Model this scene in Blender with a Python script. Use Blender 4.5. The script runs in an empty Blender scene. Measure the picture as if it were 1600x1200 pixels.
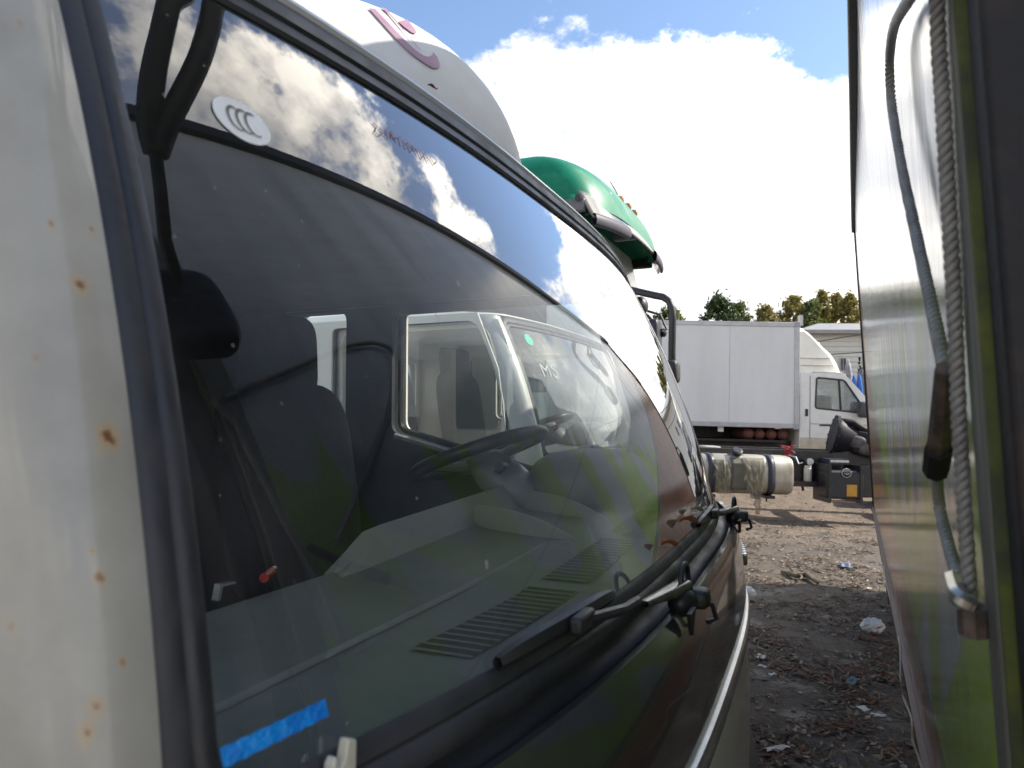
import bpy, bmesh, math, random
from mathutils import Vector, Matrix, noise
from math import sin, cos, pi, radians, sqrt, atan

random.seed(7)
scene = bpy.context.scene
C = scene.collection

# ------------------------------------------------------------------ camera
F = 1100.0                       # focal length in photograph pixels (1600 wide)
H = 1.55                         # camera height
PITCH = atan(50 / F)
cam_d = bpy.data.cameras.new('camera')
cam = bpy.data.objects.new('camera', cam_d)
C.objects.link(cam)
cam.location = (0, 0, H)
cam.rotation_euler = (pi / 2 + PITCH, 0, 0)
cam_d.sensor_width = 36
cam_d.lens = 36 * F / 1600
cam_d.clip_start = 0.02
cam_d.clip_end = 3000
cam_d.dof.use_dof = True
cam_d.dof.focus_distance = 2.2
cam_d.dof.aperture_fstop = 8.5
scene.camera = cam

# ------------------------------------------------------------------ sky and sun
SUN_AZ, SUN_EL = radians(86), radians(40)     # azimuth from +Y towards +X
world = bpy.data.worlds.new('World')
scene.world = world
world.use_nodes = True
SKY_STRENGTH = 0.15
def build_world():
    nt = world.node_tree; N = nt.nodes; L = nt.links
    N.clear()
    out = N.new('ShaderNodeOutputWorld'); bg = N.new('ShaderNodeBackground')
    sky = N.new('ShaderNodeTexSky'); sky.sky_type = 'NISHITA'
    sky.sun_disc = False; sky.sun_elevation = SUN_EL; sky.sun_rotation = SUN_AZ
    sky.air_density = 1.0; sky.dust_density = 0.9; sky.ozone_density = 2.2; sky.altitude = 150
    tc = N.new('ShaderNodeTexCoord')
    nrm = N.new('ShaderNodeVectorMath'); nrm.operation = 'NORMALIZE'
    L.new(tc.outputs['Generated'], nrm.inputs[0])
    sep = N.new('ShaderNodeSeparateXYZ'); L.new(nrm.outputs[0], sep.inputs[0])
    def math_(op, a, b=None, clamp=False):
        m = N.new('ShaderNodeMath'); m.operation = op; m.use_clamp = clamp
        for i, v in enumerate((a, b)):
            if v is None: continue
            if isinstance(v, (int, float)): m.inputs[i].default_value = v
            else: L.new(v, m.inputs[i])
        return m.outputs[0]
    # stretch so that clouds flatten towards the horizon
    mp = N.new('ShaderNodeMapping'); mp.inputs['Scale'].default_value = (1, 1, 1.5)
    mp.inputs['Location'].default_value = (3.1, 1.7, 0.4)
    L.new(nrm.outputs[0], mp.inputs[0])
    def nz(vec, scale, detail, rough, off=None):
        n = N.new('ShaderNodeTexNoise'); n.inputs['Scale'].default_value = scale
        n.inputs['Detail'].default_value = detail; n.inputs['Roughness'].default_value = rough
        if off is not None:
            a = N.new('ShaderNodeVectorMath'); a.operation = 'ADD'
            L.new(vec, a.inputs[0]); a.inputs[1].default_value = off
            vec = a.outputs[0]
        L.new(vec, n.inputs['Vector'])
        return n.outputs['Fac']
    big = nz(mp.outputs[0], 2.0, 3, 0.5)
    det = nz(mp.outputs[0], 5.5, 12, 0.62)
    dens = math_('ADD', math_('MULTIPLY', big, 1.0), math_('MULTIPLY', det, 0.75))
    # a bank of cumulus low over the horizon, open blue overhead
    el = math_('MULTIPLY', math_('SUBTRACT', sep.outputs['Z'], 0.405), 2.2)
    el = math_('MAXIMUM', el, -0.34)
    el = math_('MINIMUM', el, 0.22)
    d2 = math_('SUBTRACT', dens, el)
    # the big cumulus standing to the right of the view, over the parked trucks
    ca, ce = radians(59), radians(45)
    dv = N.new('ShaderNodeVectorMath'); dv.operation = 'DOT_PRODUCT'; L.new(nrm.outputs[0], dv.inputs[0])
    dv.inputs[1].default_value = (sin(ca) * cos(ce), cos(ca) * cos(ce), sin(ce))
    mr = N.new('ShaderNodeMapRange'); mr.interpolation_type = 'SMOOTHSTEP'; L.new(dv.outputs['Value'], mr.inputs['Value'])
    mr.inputs['From Min'].default_value = 0.89; mr.inputs['From Max'].default_value = 0.965
    mr.inputs['To Min'].default_value = 0.0; mr.inputs['To Max'].default_value = 0.42
    d2 = math_('ADD', d2, mr.outputs['Result'])
    ramp = N.new('ShaderNodeMapRange'); ramp.interpolation_type = 'SMOOTHSTEP'
    L.new(d2, ramp.inputs['Value'])
    ramp.inputs['From Min'].default_value = 0.855; ramp.inputs['From Max'].default_value = 0.955
    mask = ramp.outputs['Result']
    # shading: cloud is brighter where it thins towards the sun
    sd = (0.05 * sin(SUN_AZ) * cos(SUN_EL), 0.05 * cos(SUN_AZ) * cos(SUN_EL), 0.05 * sin(SUN_EL) * 2.2)
    det2 = nz(mp.outputs[0], 5.5, 6, 0.58, sd)
    big2 = nz(mp.outputs[0], 2.0, 3, 0.5, sd)
    dens2 = math_('ADD', big2, math_('MULTIPLY', det2, 0.75))
    diff = math_('SUBTRACT', dens, dens2)
    shade = math_('ADD', math_('MULTIPLY', diff, 3.2), 0.52, True)
    thick = N.new('ShaderNodeMapRange'); L.new(d2, thick.inputs['Value'])
    thick.inputs['From Min'].default_value = 0.95; thick.inputs['From Max'].default_value = 1.25
    thick.inputs['To Min'].default_value = 0.0; thick.inputs['To Max'].default_value = 0.30
    shade = math_('SUBTRACT', shade, thick.outputs['Result'], True)
    cr = N.new('ShaderNodeValToRGB')
    cr.color_ramp.elements[0].position = 0.0; cr.color_ramp.elements[0].color = (5.2, 5.3, 5.6, 1)
    cr.color_ramp.elements[1].position = 0.85; cr.color_ramp.elements[1].color = (16, 15.0, 13.4, 1)
    e = cr.color_ramp.elements.new(0.45); e.color = (8.6, 8.3, 7.9, 1)
    L.new(shade, cr.inputs[0])
    # forward scatter: clouds near the sun glow
    sv = N.new('ShaderNodeVectorMath'); sv.operation = 'DOT_PRODUCT'
    L.new(nrm.outputs[0], sv.inputs[0])
    sv.inputs[1].default_value = (sin(SUN_AZ) * cos(SUN_EL), cos(SUN_AZ) * cos(SUN_EL), sin(SUN_EL))
    glow = math_('ADD', math_('MULTIPLY', math_('POWER', math_('MAXIMUM', sv.outputs['Value'], 0.0), 4.0), 0.5), 0.75)
    cg = N.new('ShaderNodeVectorMath'); cg.operation = 'SCALE'
    L.new(cr.outputs[0], cg.inputs[0]); L.new(glow, cg.inputs['Scale'])
    mix = N.new('ShaderNodeMix'); mix.data_type = 'RGBA'
    L.new(mask, mix.inputs['Factor'])
    L.new(sky.outputs[0], mix.inputs['A']); L.new(cg.outputs[0], mix.inputs['B'])
    L.new(mix.outputs['Result'], bg.inputs['Color'])
    bg.inputs['Strength'].default_value = SKY_STRENGTH
    L.new(bg.outputs[0], out.inputs['Surface'])
build_world()

sun_d = bpy.data.lights.new('sun', 'SUN'); sun_d.energy = 4.2; sun_d.angle = radians(0.53)
sun_d.color = (1.0, 0.93, 0.82)
sun = bpy.data.objects.new('sun', sun_d); C.objects.link(sun)
sun.rotation_euler = (pi / 2 - SUN_EL, 0, -(SUN_AZ) + pi)
sv_ = Vector((sin(SUN_AZ) * cos(SUN_EL), cos(SUN_AZ) * cos(SUN_EL), sin(SUN_EL)))
sun.rotation_euler = sv_.to_track_quat('Z', 'Y').to_euler()

scene.view_settings.view_transform = 'Standard'
scene.view_settings.look = 'None'
scene.view_settings.gamma = 1
scene.view_settings.exposure = 0.80
scene.view_settings.use_curve_mapping = False
scene.cycles.use_denoising = True
scene.cycles.max_bounces = 10
scene.cycles.transparent_max_bounces = 24
scene.cycles.glossy_bounces = 5
scene.cycles.sample_clamp_indirect = 8

# ------------------------------------------------------------------ pixel helpers (photograph pixel -> point at a real depth)
def rayd(u, v):
    a = (u - 800) / F; b = (600 - v) / F
    return Vector((a, cos(PITCH) - b * sin(PITCH), sin(PITCH) + b * cos(PITCH)))
def P(u, v, Y):
    d = rayd(u, v); return Vector((0, 0, H)) + d * (Y / d.y)

# ------------------------------------------------------------------ materials
MATS = {}
def mat(name, col, rough=0.5, metal=0.0, col2=None, scale=8.0, fac=(0.4, 0.65), bump=0.0, bscale=40.0,
        coat=0.0, rough2=None, spec=0.5, stretch=None, detail=6):
    if name in MATS: return MATS[name]
    m = bpy.data.materials.new(name); m.use_nodes = True
    nt = m.node_tree; N = nt.nodes; L = nt.links
    b = N['Principled BSDF']
    b.inputs['Base Color'].default_value = (*col, 1)
    b.inputs['Roughness'].default_value = rough
    b.inputs['Metallic'].default_value = metal
    b.inputs['Coat Weight'].default_value = coat
    b.inputs['Coat Roughness'].default_value = 0.05
    b.inputs['Specular IOR Level'].default_value = spec
    tc = N.new('ShaderNodeTexCoord'); vec = tc.outputs['Object']
    if stretch:
        mp = N.new('ShaderNodeMapping'); mp.inputs['Scale'].default_value = stretch
        L.new(vec, mp.inputs[0]); vec = mp.outputs[0]
    if col2 is not None:
        n = N.new('ShaderNodeTexNoise'); n.inputs['Scale'].default_value = scale
        n.inputs['Detail'].default_value = detail; n.inputs['Roughness'].default_value = 0.65
        L.new(vec, n.inputs['Vector'])
        r = N.new('ShaderNodeMapRange'); r.inputs['From Min'].default_value = fac[0]; r.inputs['From Max'].default_value = fac[1]
        L.new(n.outputs['Fac'], r.inputs['Value'])
        mx = N.new('ShaderNodeMix'); mx.data_type = 'RGBA'
        mx.inputs['A'].default_value = (*col, 1); mx.inputs['B'].default_value = (*col2, 1)
        L.new(r.outputs['Result'], mx.inputs['Factor']); L.new(mx.outputs['Result'], b.inputs['Base Color'])
        if rough2 is not None:
            mr = N.new('ShaderNodeMix'); mr.data_type = 'FLOAT'
            mr.inputs['A'].default_value = rough; mr.inputs['B'].default_value = rough2
            L.new(r.outputs['Result'], mr.inputs['Factor']); L.new(mr.outputs['Result'], b.inputs['Roughness'])
    if bump > 0:
        n2 = N.new('ShaderNodeTexNoise'); n2.inputs['Scale'].default_value = bscale; n2.inputs['Detail'].default_value = 4
        L.new(vec, n2.inputs['Vector'])
        bp = N.new('ShaderNodeBump'); bp.inputs['Strength'].default_value = bump; bp.inputs['Distance'].default_value = 0.01
        L.new(n2.outputs['Fac'], bp.inputs['Height']); L.new(bp.outputs[0], b.inputs['Normal'])
    MATS[name] = m
    return m

def nodes_of(m):
    return m.node_tree.nodes, m.node_tree.links, m.node_tree.nodes['Principled BSDF']

def glass_mat(name, tint=(0.93, 0.96, 0.945), dust=0.03, spots=True, boost=1.0):
    """thin automotive glazing: clear sheet + two-sided Fresnel reflection + a film of dust and dried drops"""
    if name in MATS: return MATS[name]
    m = bpy.data.materials.new(name); m.use_nodes = True
    nt = m.node_tree; N = nt.nodes; L = nt.links; N.clear()
    out = N.new('ShaderNodeOutputMaterial')
    geo = N.new('ShaderNodeNewGeometry')
    dp = N.new('ShaderNodeVectorMath'); dp.operation = 'DOT_PRODUCT'
    L.new(geo.outputs['Normal'], dp.inputs[0]); L.new(geo.outputs['Incoming'], dp.inputs[1])
    def M(op, a, b=None, clamp=False):
        k = N.new('ShaderNodeMath'); k.operation = op; k.use_clamp = clamp
        for i, v in enumerate((a, b)):
            if v is None: continue
            if isinstance(v, (int, float)): k.inputs[i].default_value = v
            else: L.new(v, k.inputs[i])
        return k.outputs[0]
    c = M('ABSOLUTE', dp.outputs['Value'])
    f1 = M('ADD', M('MULTIPLY', M('POWER', M('SUBTRACT', 1.0, c, True), 5.0), 0.957), 0.043)
    ft = M('DIVIDE', M('MULTIPLY', f1, 2.0 * boost), M('ADD', f1, 1.0), True)
    tr = N.new('ShaderNodeBsdfTransparent'); tr.inputs['Color'].default_value = (*tint, 1)
    gl = N.new('ShaderNodeBsdfGlossy'); gl.inputs['Roughness'].default_value = 0.0
    gl.inputs['Color'].default_value = (1, 1, 1, 1)
    mx = N.new('ShaderNodeMixShader'); L.new(ft, mx.inputs['Fac']); L.new(tr.outputs[0], mx.inputs[1]); L.new(gl.outputs[0], mx.inputs[2])
    df = N.new('ShaderNodeBsdfDiffuse'); df.inputs['Color'].default_value = (0.62, 0.60, 0.55, 1)
    tc = N.new('ShaderNodeTexCoord')
    n = N.new('ShaderNodeTexNoise'); n.inputs['Scale'].default_value = 5; n.inputs['Detail'].default_value = 8
    L.new(tc.outputs['Object'], n.inputs['Vector'])
    fr = N.new('ShaderNodeMapRange'); fr.interpolation_type = 'SMOOTHSTEP'; L.new(n.outputs['Fac'], fr.inputs['Value'])
    fr.inputs['From Min'].default_value = 0.42; fr.inputs['From Max'].default_value = 0.75; fr.inputs['To Min'].default_value = dust * .5; fr.inputs['To Max'].default_value = dust * 5
    film = M('ADD', fr.outputs['Result'], 0.0)
    if spots:
        vo = N.new('ShaderNodeTexVoronoi'); vo.inputs['Scale'].default_value = 42; vo.inputs['Randomness'].default_value = 1
        mp = N.new('ShaderNodeMapping'); mp.inputs['Scale'].default_value = (1, 1.0, 0.62)
        L.new(tc.outputs['Object'], mp.inputs[0])
        nn = N.new('ShaderNodeTexNoise'); nn.inputs['Scale'].default_value = 60; L.new(tc.outputs['Object'], nn.inputs['Vector'])
        ad = N.new('ShaderNodeMix'); ad.data_type = 'RGBA'; ad.inputs['Factor'].default_value = 0.012
        L.new(mp.outputs[0], ad.inputs['A']); L.new(nn.outputs['Color'], ad.inputs['B'])
        L.new(ad.outputs['Result'], vo.inputs['Vector'])
        wn = N.new('ShaderNodeTexWhiteNoise'); L.new(vo.outputs['Color'], wn.inputs['Vector'])
        rad = M('MULTIPLY', M('POWER', wn.outputs['Value'], 7.0), 0.15)
        sp = M('LESS_THAN', vo.outputs['Distance'], rad)
        film = M('ADD', film, M('MULTIPLY', sp, 0.30), True)
        vo2 = N.new('ShaderNodeTexVoronoi'); vo2.inputs['Scale'].default_value = 110
        L.new(tc.outputs['Object'], vo2.inputs['Vector'])
        wn2 = N.new('ShaderNodeTexWhiteNoise'); L.new(vo2.outputs['Color'], wn2.inputs['Vector'])
        sp2 = M('LESS_THAN', vo2.outputs['Distance'], M('MULTIPLY', M('POWER', wn2.outputs['Value'], 5.0), 0.19))
        film = M('ADD', film, M('MULTIPLY', sp2, 0.20), True)
    mx2 = N.new('ShaderNodeMixShader'); L.new(film, mx2.inputs['Fac']); L.new(mx.outputs[0], mx2.inputs[1]); L.new(df.outputs[0], mx2.inputs[2])
    L.new(mx2.outputs[0], out.inputs['Surface'])
    MATS[name] = m
    return m

white = mat('white_paint', (0.72, 0.72, 0.67), 0.28, col2=(0.60, 0.58, 0.51), scale=3, fac=(0.42, 0.75), coat=0.5, bump=0.03, bscale=12)
rubber = mat('black_rubber', (0.018, 0.018, 0.020), 0.42, col2=(0.035, 0.034, 0.034), scale=14, rough2=0.6, bump=0.08, bscale=90)
black_plastic = mat('black_plastic', (0.016, 0.016, 0.018), 0.38, col2=(0.03, 0.028, 0.027), scale=9, rough2=0.55, bump=0.06, bscale=220)
dark_paint = mat('dark_grey_paint', (0.028, 0.028, 0.030), 0.16, col2=(0.05, 0.046, 0.042), scale=5, fac=(0.45, 0.8), coat=0.8, rough2=0.3)
silver = mat('silver_trim', (0.62, 0.65, 0.68), 0.24, metal=0.75, col2=(0.45, 0.46, 0.47), scale=6)
chrome = mat('chrome', (0.85, 0.85, 0.86), 0.06, metal=1.0)
dash_m = mat('dashboard_plastic', (0.155, 0.172, 0.158), 0.55, col2=(0.20, 0.215, 0.20), scale=5, bump=0.10, bscale=420)
dash_dark = mat('dash_dark_plastic', (0.012, 0.012, 0.013), 0.5, col2=(0.02, 0.02, 0.02), scale=20)
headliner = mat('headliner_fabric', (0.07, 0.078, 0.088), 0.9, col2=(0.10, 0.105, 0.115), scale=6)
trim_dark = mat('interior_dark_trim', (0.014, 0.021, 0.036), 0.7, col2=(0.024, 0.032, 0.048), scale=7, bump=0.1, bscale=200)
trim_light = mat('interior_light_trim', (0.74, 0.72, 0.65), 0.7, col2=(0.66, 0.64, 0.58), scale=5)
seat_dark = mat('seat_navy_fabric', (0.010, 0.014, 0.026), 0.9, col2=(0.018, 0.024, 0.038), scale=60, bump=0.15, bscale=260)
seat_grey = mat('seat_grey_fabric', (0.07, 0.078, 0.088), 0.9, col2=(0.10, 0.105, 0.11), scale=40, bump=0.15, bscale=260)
steel_dark = mat('dark_chassis_steel', (0.012, 0.011, 0.012), 0.42, col2=(0.03, 0.025, 0.022), scale=9, bump=0.12, bscale=40)
tyre_m = mat('tyre_rubber', (0.02, 0.02, 0.02), 0.8, col2=(0.06, 0.052, 0.043), scale=6, bump=0.15, bscale=60)
rim_m = mat('wheel_rim_paint', (0.30, 0.30, 0.29), 0.5, col2=(0.20, 0.17, 0.14), scale=6)
glass_main = glass_mat('windshield_glass', dust=0.010, boost=1.35)
glass_side = glass_mat('side_glass', dust=0.012, spots=False)
glass_van = glass_mat('van_glass', dust=0.05, spots=False, tint=(0.6, 0.66, 0.66))

# ------------------------------------------------------------------ mesh builder
class MB:
    def __init__(s): s.v = []; s.f = []
    def add(s, vs, fs):
        o = len(s.v); s.v += [tuple(x) for x in vs]; s.f += [tuple(i + o for i in f) for f in fs]; return s
    def box(s, x0, x1, y0, y1, z0, z1, M=None):
        vs = [Vector(q) for q in ((x0, y0, z0), (x1, y0, z0), (x1, y1, z0), (x0, y1, z0), (x0, y0, z1), (x1, y0, z1), (x1, y1, z1), (x0, y1, z1))]
        if M: vs = [M @ q for q in vs]
        return s.add(vs, [(3, 2, 1, 0), (4, 5, 6, 7), (0, 1, 5, 4), (1, 2, 6, 5), (2, 3, 7, 6), (3, 0, 4, 7)])
    def grid(s, fn, nu, nv, flip=False, wrap=False):
        vs = [fn(i / nu, j / nv) for i in range(nu + (0 if wrap else 1)) for j in range(nv + 1)]
        fs = []; w = nv + 1; n = nu if wrap else nu + 1
        for i in range(nu):
            for j in range(nv):
                a = i * w + j; b = ((i + 1) % n) * w + j
                q = (a, b, b + 1, a + 1); fs.append(q[::-1] if flip else q)
        return s.add(vs, fs)
    def tube(s, pts, r, n=10, closed=False, cap=True, rs=None):
        pts = [Vector(p) for p in pts]; m = len(pts); vs = []; up = None
        for i, p in enumerate(pts):
            if closed: t = pts[(i + 1) % m] - pts[i - 1]
            else: t = pts[min(i + 1, m - 1)] - pts[max(i - 1, 0)]
            t.normalize()
            if up is None:
                up = Vector((0, 0, 1)) if abs(t.z) < 0.9 else Vector((1, 0, 0))
            a = up - t * up.dot(t)
            if a.length < 1e-6: a = t.orthogonal()
            a.normalize(); up = a; b = t.cross(a)
            rr = rs[i] if rs else r
            for k in range(n):
                th = 2 * pi * k / n
                vs.append(p + (a * cos(th) + b * sin(th)) * rr)
        fs = []
        for i in range(m if closed else m - 1):
            for k in range(n):
                a = i * n + k; b = i * n + (k + 1) % n; c = ((i + 1) % m) * n + (k + 1) % n; d = ((i + 1) % m) * n + k
                fs.append((a, b, c, d))
        if cap and not closed:
            fs.append(tuple(range(n))[::-1]); fs.append(tuple(range((m - 1) * n, m * n)))
        return s.add(vs, fs)
    def lathe(s, prof, origin=(0, 0, 0), axis='Z', n=24, M=None):
        vs = []; o = Vector(origin)
        for (r, h) in prof:
            for k in range(n):
                th = 2 * pi * k / n; x, y = r * cos(th), r * sin(th)
                q = {'Z': Vector((x, y, h)), 'X': Vector((h, x, y)), 'Y': Vector((x, h, y))}[axis]
                if M: q = M @ q
                vs.append(q + o)
        fs = []
        for i in range(len(prof) - 1):
            for k in range(n):
                fs.append((i * n + k, i * n + (k + 1) % n, (i + 1) * n + (k + 1) % n, (i + 1) * n + k))
        if prof[0][0] > 1e-5: fs.append(tuple(range(n))[::-1])
        if prof[-1][0] > 1e-5: fs.append(tuple(range((len(prof) - 1) * n, len(prof) * n)))
        return s.add(vs, fs)
    def prism(s, poly, a0, a1, axis='Y'):
        """poly: list of (u,w); axis is the extrusion axis. axis Y: (x,z); axis X: (y,z); axis Z: (x,y)"""
        def q(u, w, a): return {'Y': (u, a, w), 'X': (a, u, w), 'Z': (u, w, a)}[axis]
        n = len(poly)
        vs = [q(u, w, a0) for u, w in poly] + [q(u, w, a1) for u, w in poly]
        fs = [tuple(range(n)), tuple(range(n, 2 * n))[::-1]]
        for i in range(n): fs.append((i, i + n, (i + 1) % n + n, (i + 1) % n))
        return s.add(vs, fs)
    def sheet(s, rings):
        """skin a list of equally long point rows"""
        w = len(rings[0]); vs = [p for r in rings for p in r]
        fs = [(i * w + j, (i + 1) * w + j, (i + 1) * w + j + 1, i * w + j + 1) for i in range(len(rings) - 1) for j in range(w - 1)]
        return s.add(vs, fs)
    def ellipsoid(s, c, r, nu=20, nv=12, M=None, e=1.0):
        def pw(x): return math.copysign(abs(x) ** e, x)
        def fn(a, b):
            th = 2 * pi * a; ph = -pi / 2 + pi * b
            q = Vector((r[0] * pw(cos(th)) * pw(cos(ph)), r[1] * pw(sin(th)) * pw(cos(ph)), r[2] * pw(sin(ph))))
            if M: q = M @ q
            return q + Vector(c)
        return s.grid(fn, nu, nv, wrap=True)
    def mesh(s, name, mt, smooth=30):
        me = bpy.data.meshes.new(name); me.from_pydata(s.v, [], s.f); me.validate(); me.update()
        bm = bmesh.new(); bm.from_mesh(me)
        bmesh.ops.remove_doubles(bm, verts=bm.verts, dist=1e-5)
        bmesh.ops.recalc_face_normals(bm, faces=bm.faces)
        bm.to_mesh(me); bm.free()
        if smooth:
            me.polygons.foreach_set('use_smooth', [True] * len(me.polygons))
            me.set_sharp_from_angle(angle=radians(smooth))
        me.materials.append(mt)
        return me
    def build(s, name, mt, parent=None, smooth=32, bevel=0.0, label=None, solid=0.0, loc=None):
        o = bpy.data.objects.new(name, s.mesh(name, mt, smooth)); C.objects.link(o)
        if parent: o.parent = parent
        if loc: o.location = loc
        if solid:
            k = o.modifiers.new('s', 'SOLIDIFY'); k.thickness = solid; k.offset = 0
        if bevel:
            k = o.modifiers.new('b', 'BEVEL'); k.width = bevel; k.segments = 2; k.limit_method = 'ANGLE'; k.angle_limit = radians(40)
        if label: o['label'] = label
        return o

def tag(o, label, cat, group=None, kind=None):
    if label: o['label'] = label
    if cat: o['category'] = cat
    if group: o['group'] = group
    if kind: o['kind'] = kind
    return o
def empty(name, loc=(0, 0, 0), rz=0, rx=0, ry=0):
    o = bpy.data.objects.new(name, None); C.objects.link(o)
    o.location = loc; o.rotation_euler = (rx, ry, rz); o.empty_display_size = 0.2
    return o
def linked(name, me, parent, loc, rot=(0, 0, 0), scale=(1, 1, 1)):
    o = bpy.data.objects.new(name, me); C.objects.link(o); o.parent = parent
    o.location = loc; o.rotation_euler = rot; o.scale = scale
    return o
def round_poly(pts, r, n=5):
    out = []; m = len(pts)
    for i in range(m):
        a, b, c = Vector(pts[i - 1]), Vector(pts[i]), Vector(pts[(i + 1) % m])
        d1 = (a - b); d2 = (c - b)
        rr = min(r, d1.length * 0.45, d2.length * 0.45)
        p1 = b + d1.normalized() * rr; p2 = b + d2.normalized() * rr
        for k in range(n + 1):
            t = k / n
            q = p1 * (1 - t) ** 2 + b * 2 * t * (1 - t) + p2 * t * t
            out.append((q.x, q.y))
    return out
def plate(outer, holes, fn, name, mt, parent, thick=0.0, smooth=0, label=None):
    """flat plate with holes; fn maps (u,w) to a point"""
    bm = bmesh.new(); es = []
    for loop in [outer] + holes:
        vs = [bm.verts.new((u, w, 0)) for u, w in loop]
        for i in range(len(vs)): es.append(bm.edges.new((vs[i], vs[(i + 1) % len(vs)])))
    bmesh.ops.triangle_fill(bm, use_beauty=True, use_dissolve=False, edges=es, normal=(0, 0, 1))
    for v in bm.verts: v.co = Vector(fn(v.co.x, v.co.y))
    bmesh.ops.recalc_face_normals(bm, faces=bm.faces)
    me = bpy.data.meshes.new(name); bm.to_mesh(me); bm.free(); me.materials.append(mt)
    o = bpy.data.objects.new(name, me); C.objects.link(o); o.parent = parent
    if thick:
        k = o.modifiers.new('s', 'SOLIDIFY'); k.thickness = thick; k.offset = 0
    if label: o['label'] = label
    return o
def wheel(root, loc, r, w, rim=rim_m):
    """wheel with its axle along local y"""
    t = MB().lathe([(r * 0.62, -w / 2), (r * 0.94, -w / 2), (r, -w * 0.36), (r, w * 0.36), (r * 0.94, w / 2), (r * 0.62, w / 2)], axis='Y', n=36).build('wheel', tyre_m, root, loc=loc)
    MB().lathe([(0.0, -w * .30), (r * .2, -w * .32), (r * .24, -w * .12), (r * .5, -w * .10), (r * .56, -w * .42), (r * .64, -w * .46), (r * .64, w * .3), (0, w * .3)], axis='Y', n=28).build('rim', rim, t)
    return t

def smooth_path(pts, n=10):
    pts = [Vector(p) for p in pts]; out = []
    for i in range(len(pts) - 1):
        p0, p1, p2, p3 = pts[max(i - 1, 0)], pts[i], pts[i + 1], pts[min(i + 2, len(pts) - 1)]
        for k in range(n):
            t = k / n
            out.append(.5 * ((2 * p1) + (p2 - p0) * t + (2 * p0 - 5 * p1 + 4 * p2 - p3) * t * t + (3 * p1 - p0 - 3 * p2 + p3) * t ** 3))
    out.append(pts[-1]); return out

# ==================================================================== the cab-over trucks
A = 0.4102                       # bearing of the trucks' side-to-side axis
CP, CS = 0.2256, -0.3033         # where the camera stands in the first truck's frame (forward, across)
fwd = Vector((cos(A), -sin(A), 0)); lat = Vector((sin(A), cos(A), 0))
ORG = -(fwd * CP + lat * CS)     # world position of the first truck's frame origin
def L2W(p, s, z=0.0): return ORG + fwd * p + lat * s + Vector((0, 0, z))
def W2L(w): d = w - ORG; return Vector((d.dot(fwd), d.dot(lat), d.z))
def dirL(u, v): d = rayd(u, v); return Vector((d.dot(fwd), d.dot(lat), d.z))
CAM = Vector((CP, CS, H))
def at_s(u, v, s): d = dirL(u, v); return CAM + d * ((s - CS) / d.y)
def at_p(u, v, p): d = dirL(u, v); return CAM + d * ((p - CP) / d.x)
def at_z(u, v, z): d = dirL(u, v); return CAM + d * ((z - H) / d.z)
W = 1.9264
ZB, ZT = H - 0.2279, H + 0.3973
def WS(s, z):
    q = abs((s - W / 2) / (W / 2)); zm = (z - ZB) / (ZT - ZB)
    zm2 = zm * zm if zm > 0 else 0
    return -0.227 * (z - ZB) - 0.0948 * zm2 - 0.0928 * q ** 2.69
SL = 0.052
def edge(z): return SL * (z - ZB) / (ZT - ZB)
def on_glass(u, v):
    d = dirL(u, v); t = 0.0
    lo, hi = 0.05, 4.0; prev = None; t = lo
    while t < hi:
        q = CAM + d * t
        if q.x - WS(q.y, q.z) < 0: break
        t += 0.004
    return q
def ws_ring(inset, n=36, r=0.04):
    """rounded outline of the windshield, offset outwards by -inset, as (s,z)"""
    z0, z1 = ZB + inset, ZT - inset
    pts = [(edge(z0) + inset, z0), (W - edge(z0) - inset, z0), (W - edge(z1) - inset, z1), (edge(z1) + inset, z1)]
    rp = [(Vector(q)) for q in round_poly(pts, max(r - inset, 0.02), 6)]
    out = []
    m = len(rp)
    for i in range(m):
        a, b = rp[i], rp[(i + 1) % m]
        k = max(1, int((b - a).length / 0.035))
        if (b - a).length > 0.12:
            for j in range(k): out.append(a + (b - a) * (j / k))
        else: out.append(a)
    return out

def ws_strip(offs, lifts):
    """sweep a cross-section (outward offset, forward lift) along the windshield outline"""
    base = ws_ring(0.0); m = len(base); rows = []
    nrm = []
    for i in range(m):
        t = (base[(i + 1) % m] - base[i - 1]).normalized(); nrm.append(Vector((t.y, -t.x)))
    mb = MB(); vs = []; k = len(offs)
    for i in range(m + 1):
        b = base[i % m]; nn = nrm[i % m]
        kk = 1 + .45 * max(0, min(1, (nn.y - .3) / .5))
        for o, l in zip(offs, lifts):
            q = b + nn * (o * kk if o > 0 else o)
            vs.append((WS(q.x, q.y) + l, q.x, q.y))
    fs = [(i * k + j, (i + 1) * k + j, (i + 1) * k + j + 1, i * k + j + 1) for i in range(m) for j in range(k - 1)]
    return mb.add(vs, fs)

def make_wheel_ring(c, R, r, tilt):
    M = Matrix.Rotation(tilt, 3, 'Y')
    return [Vector(c) + M @ Vector((R * cos(2 * pi * k / 40), R * sin(2 * pi * k / 40), 0)) for k in range(40)]

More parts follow.
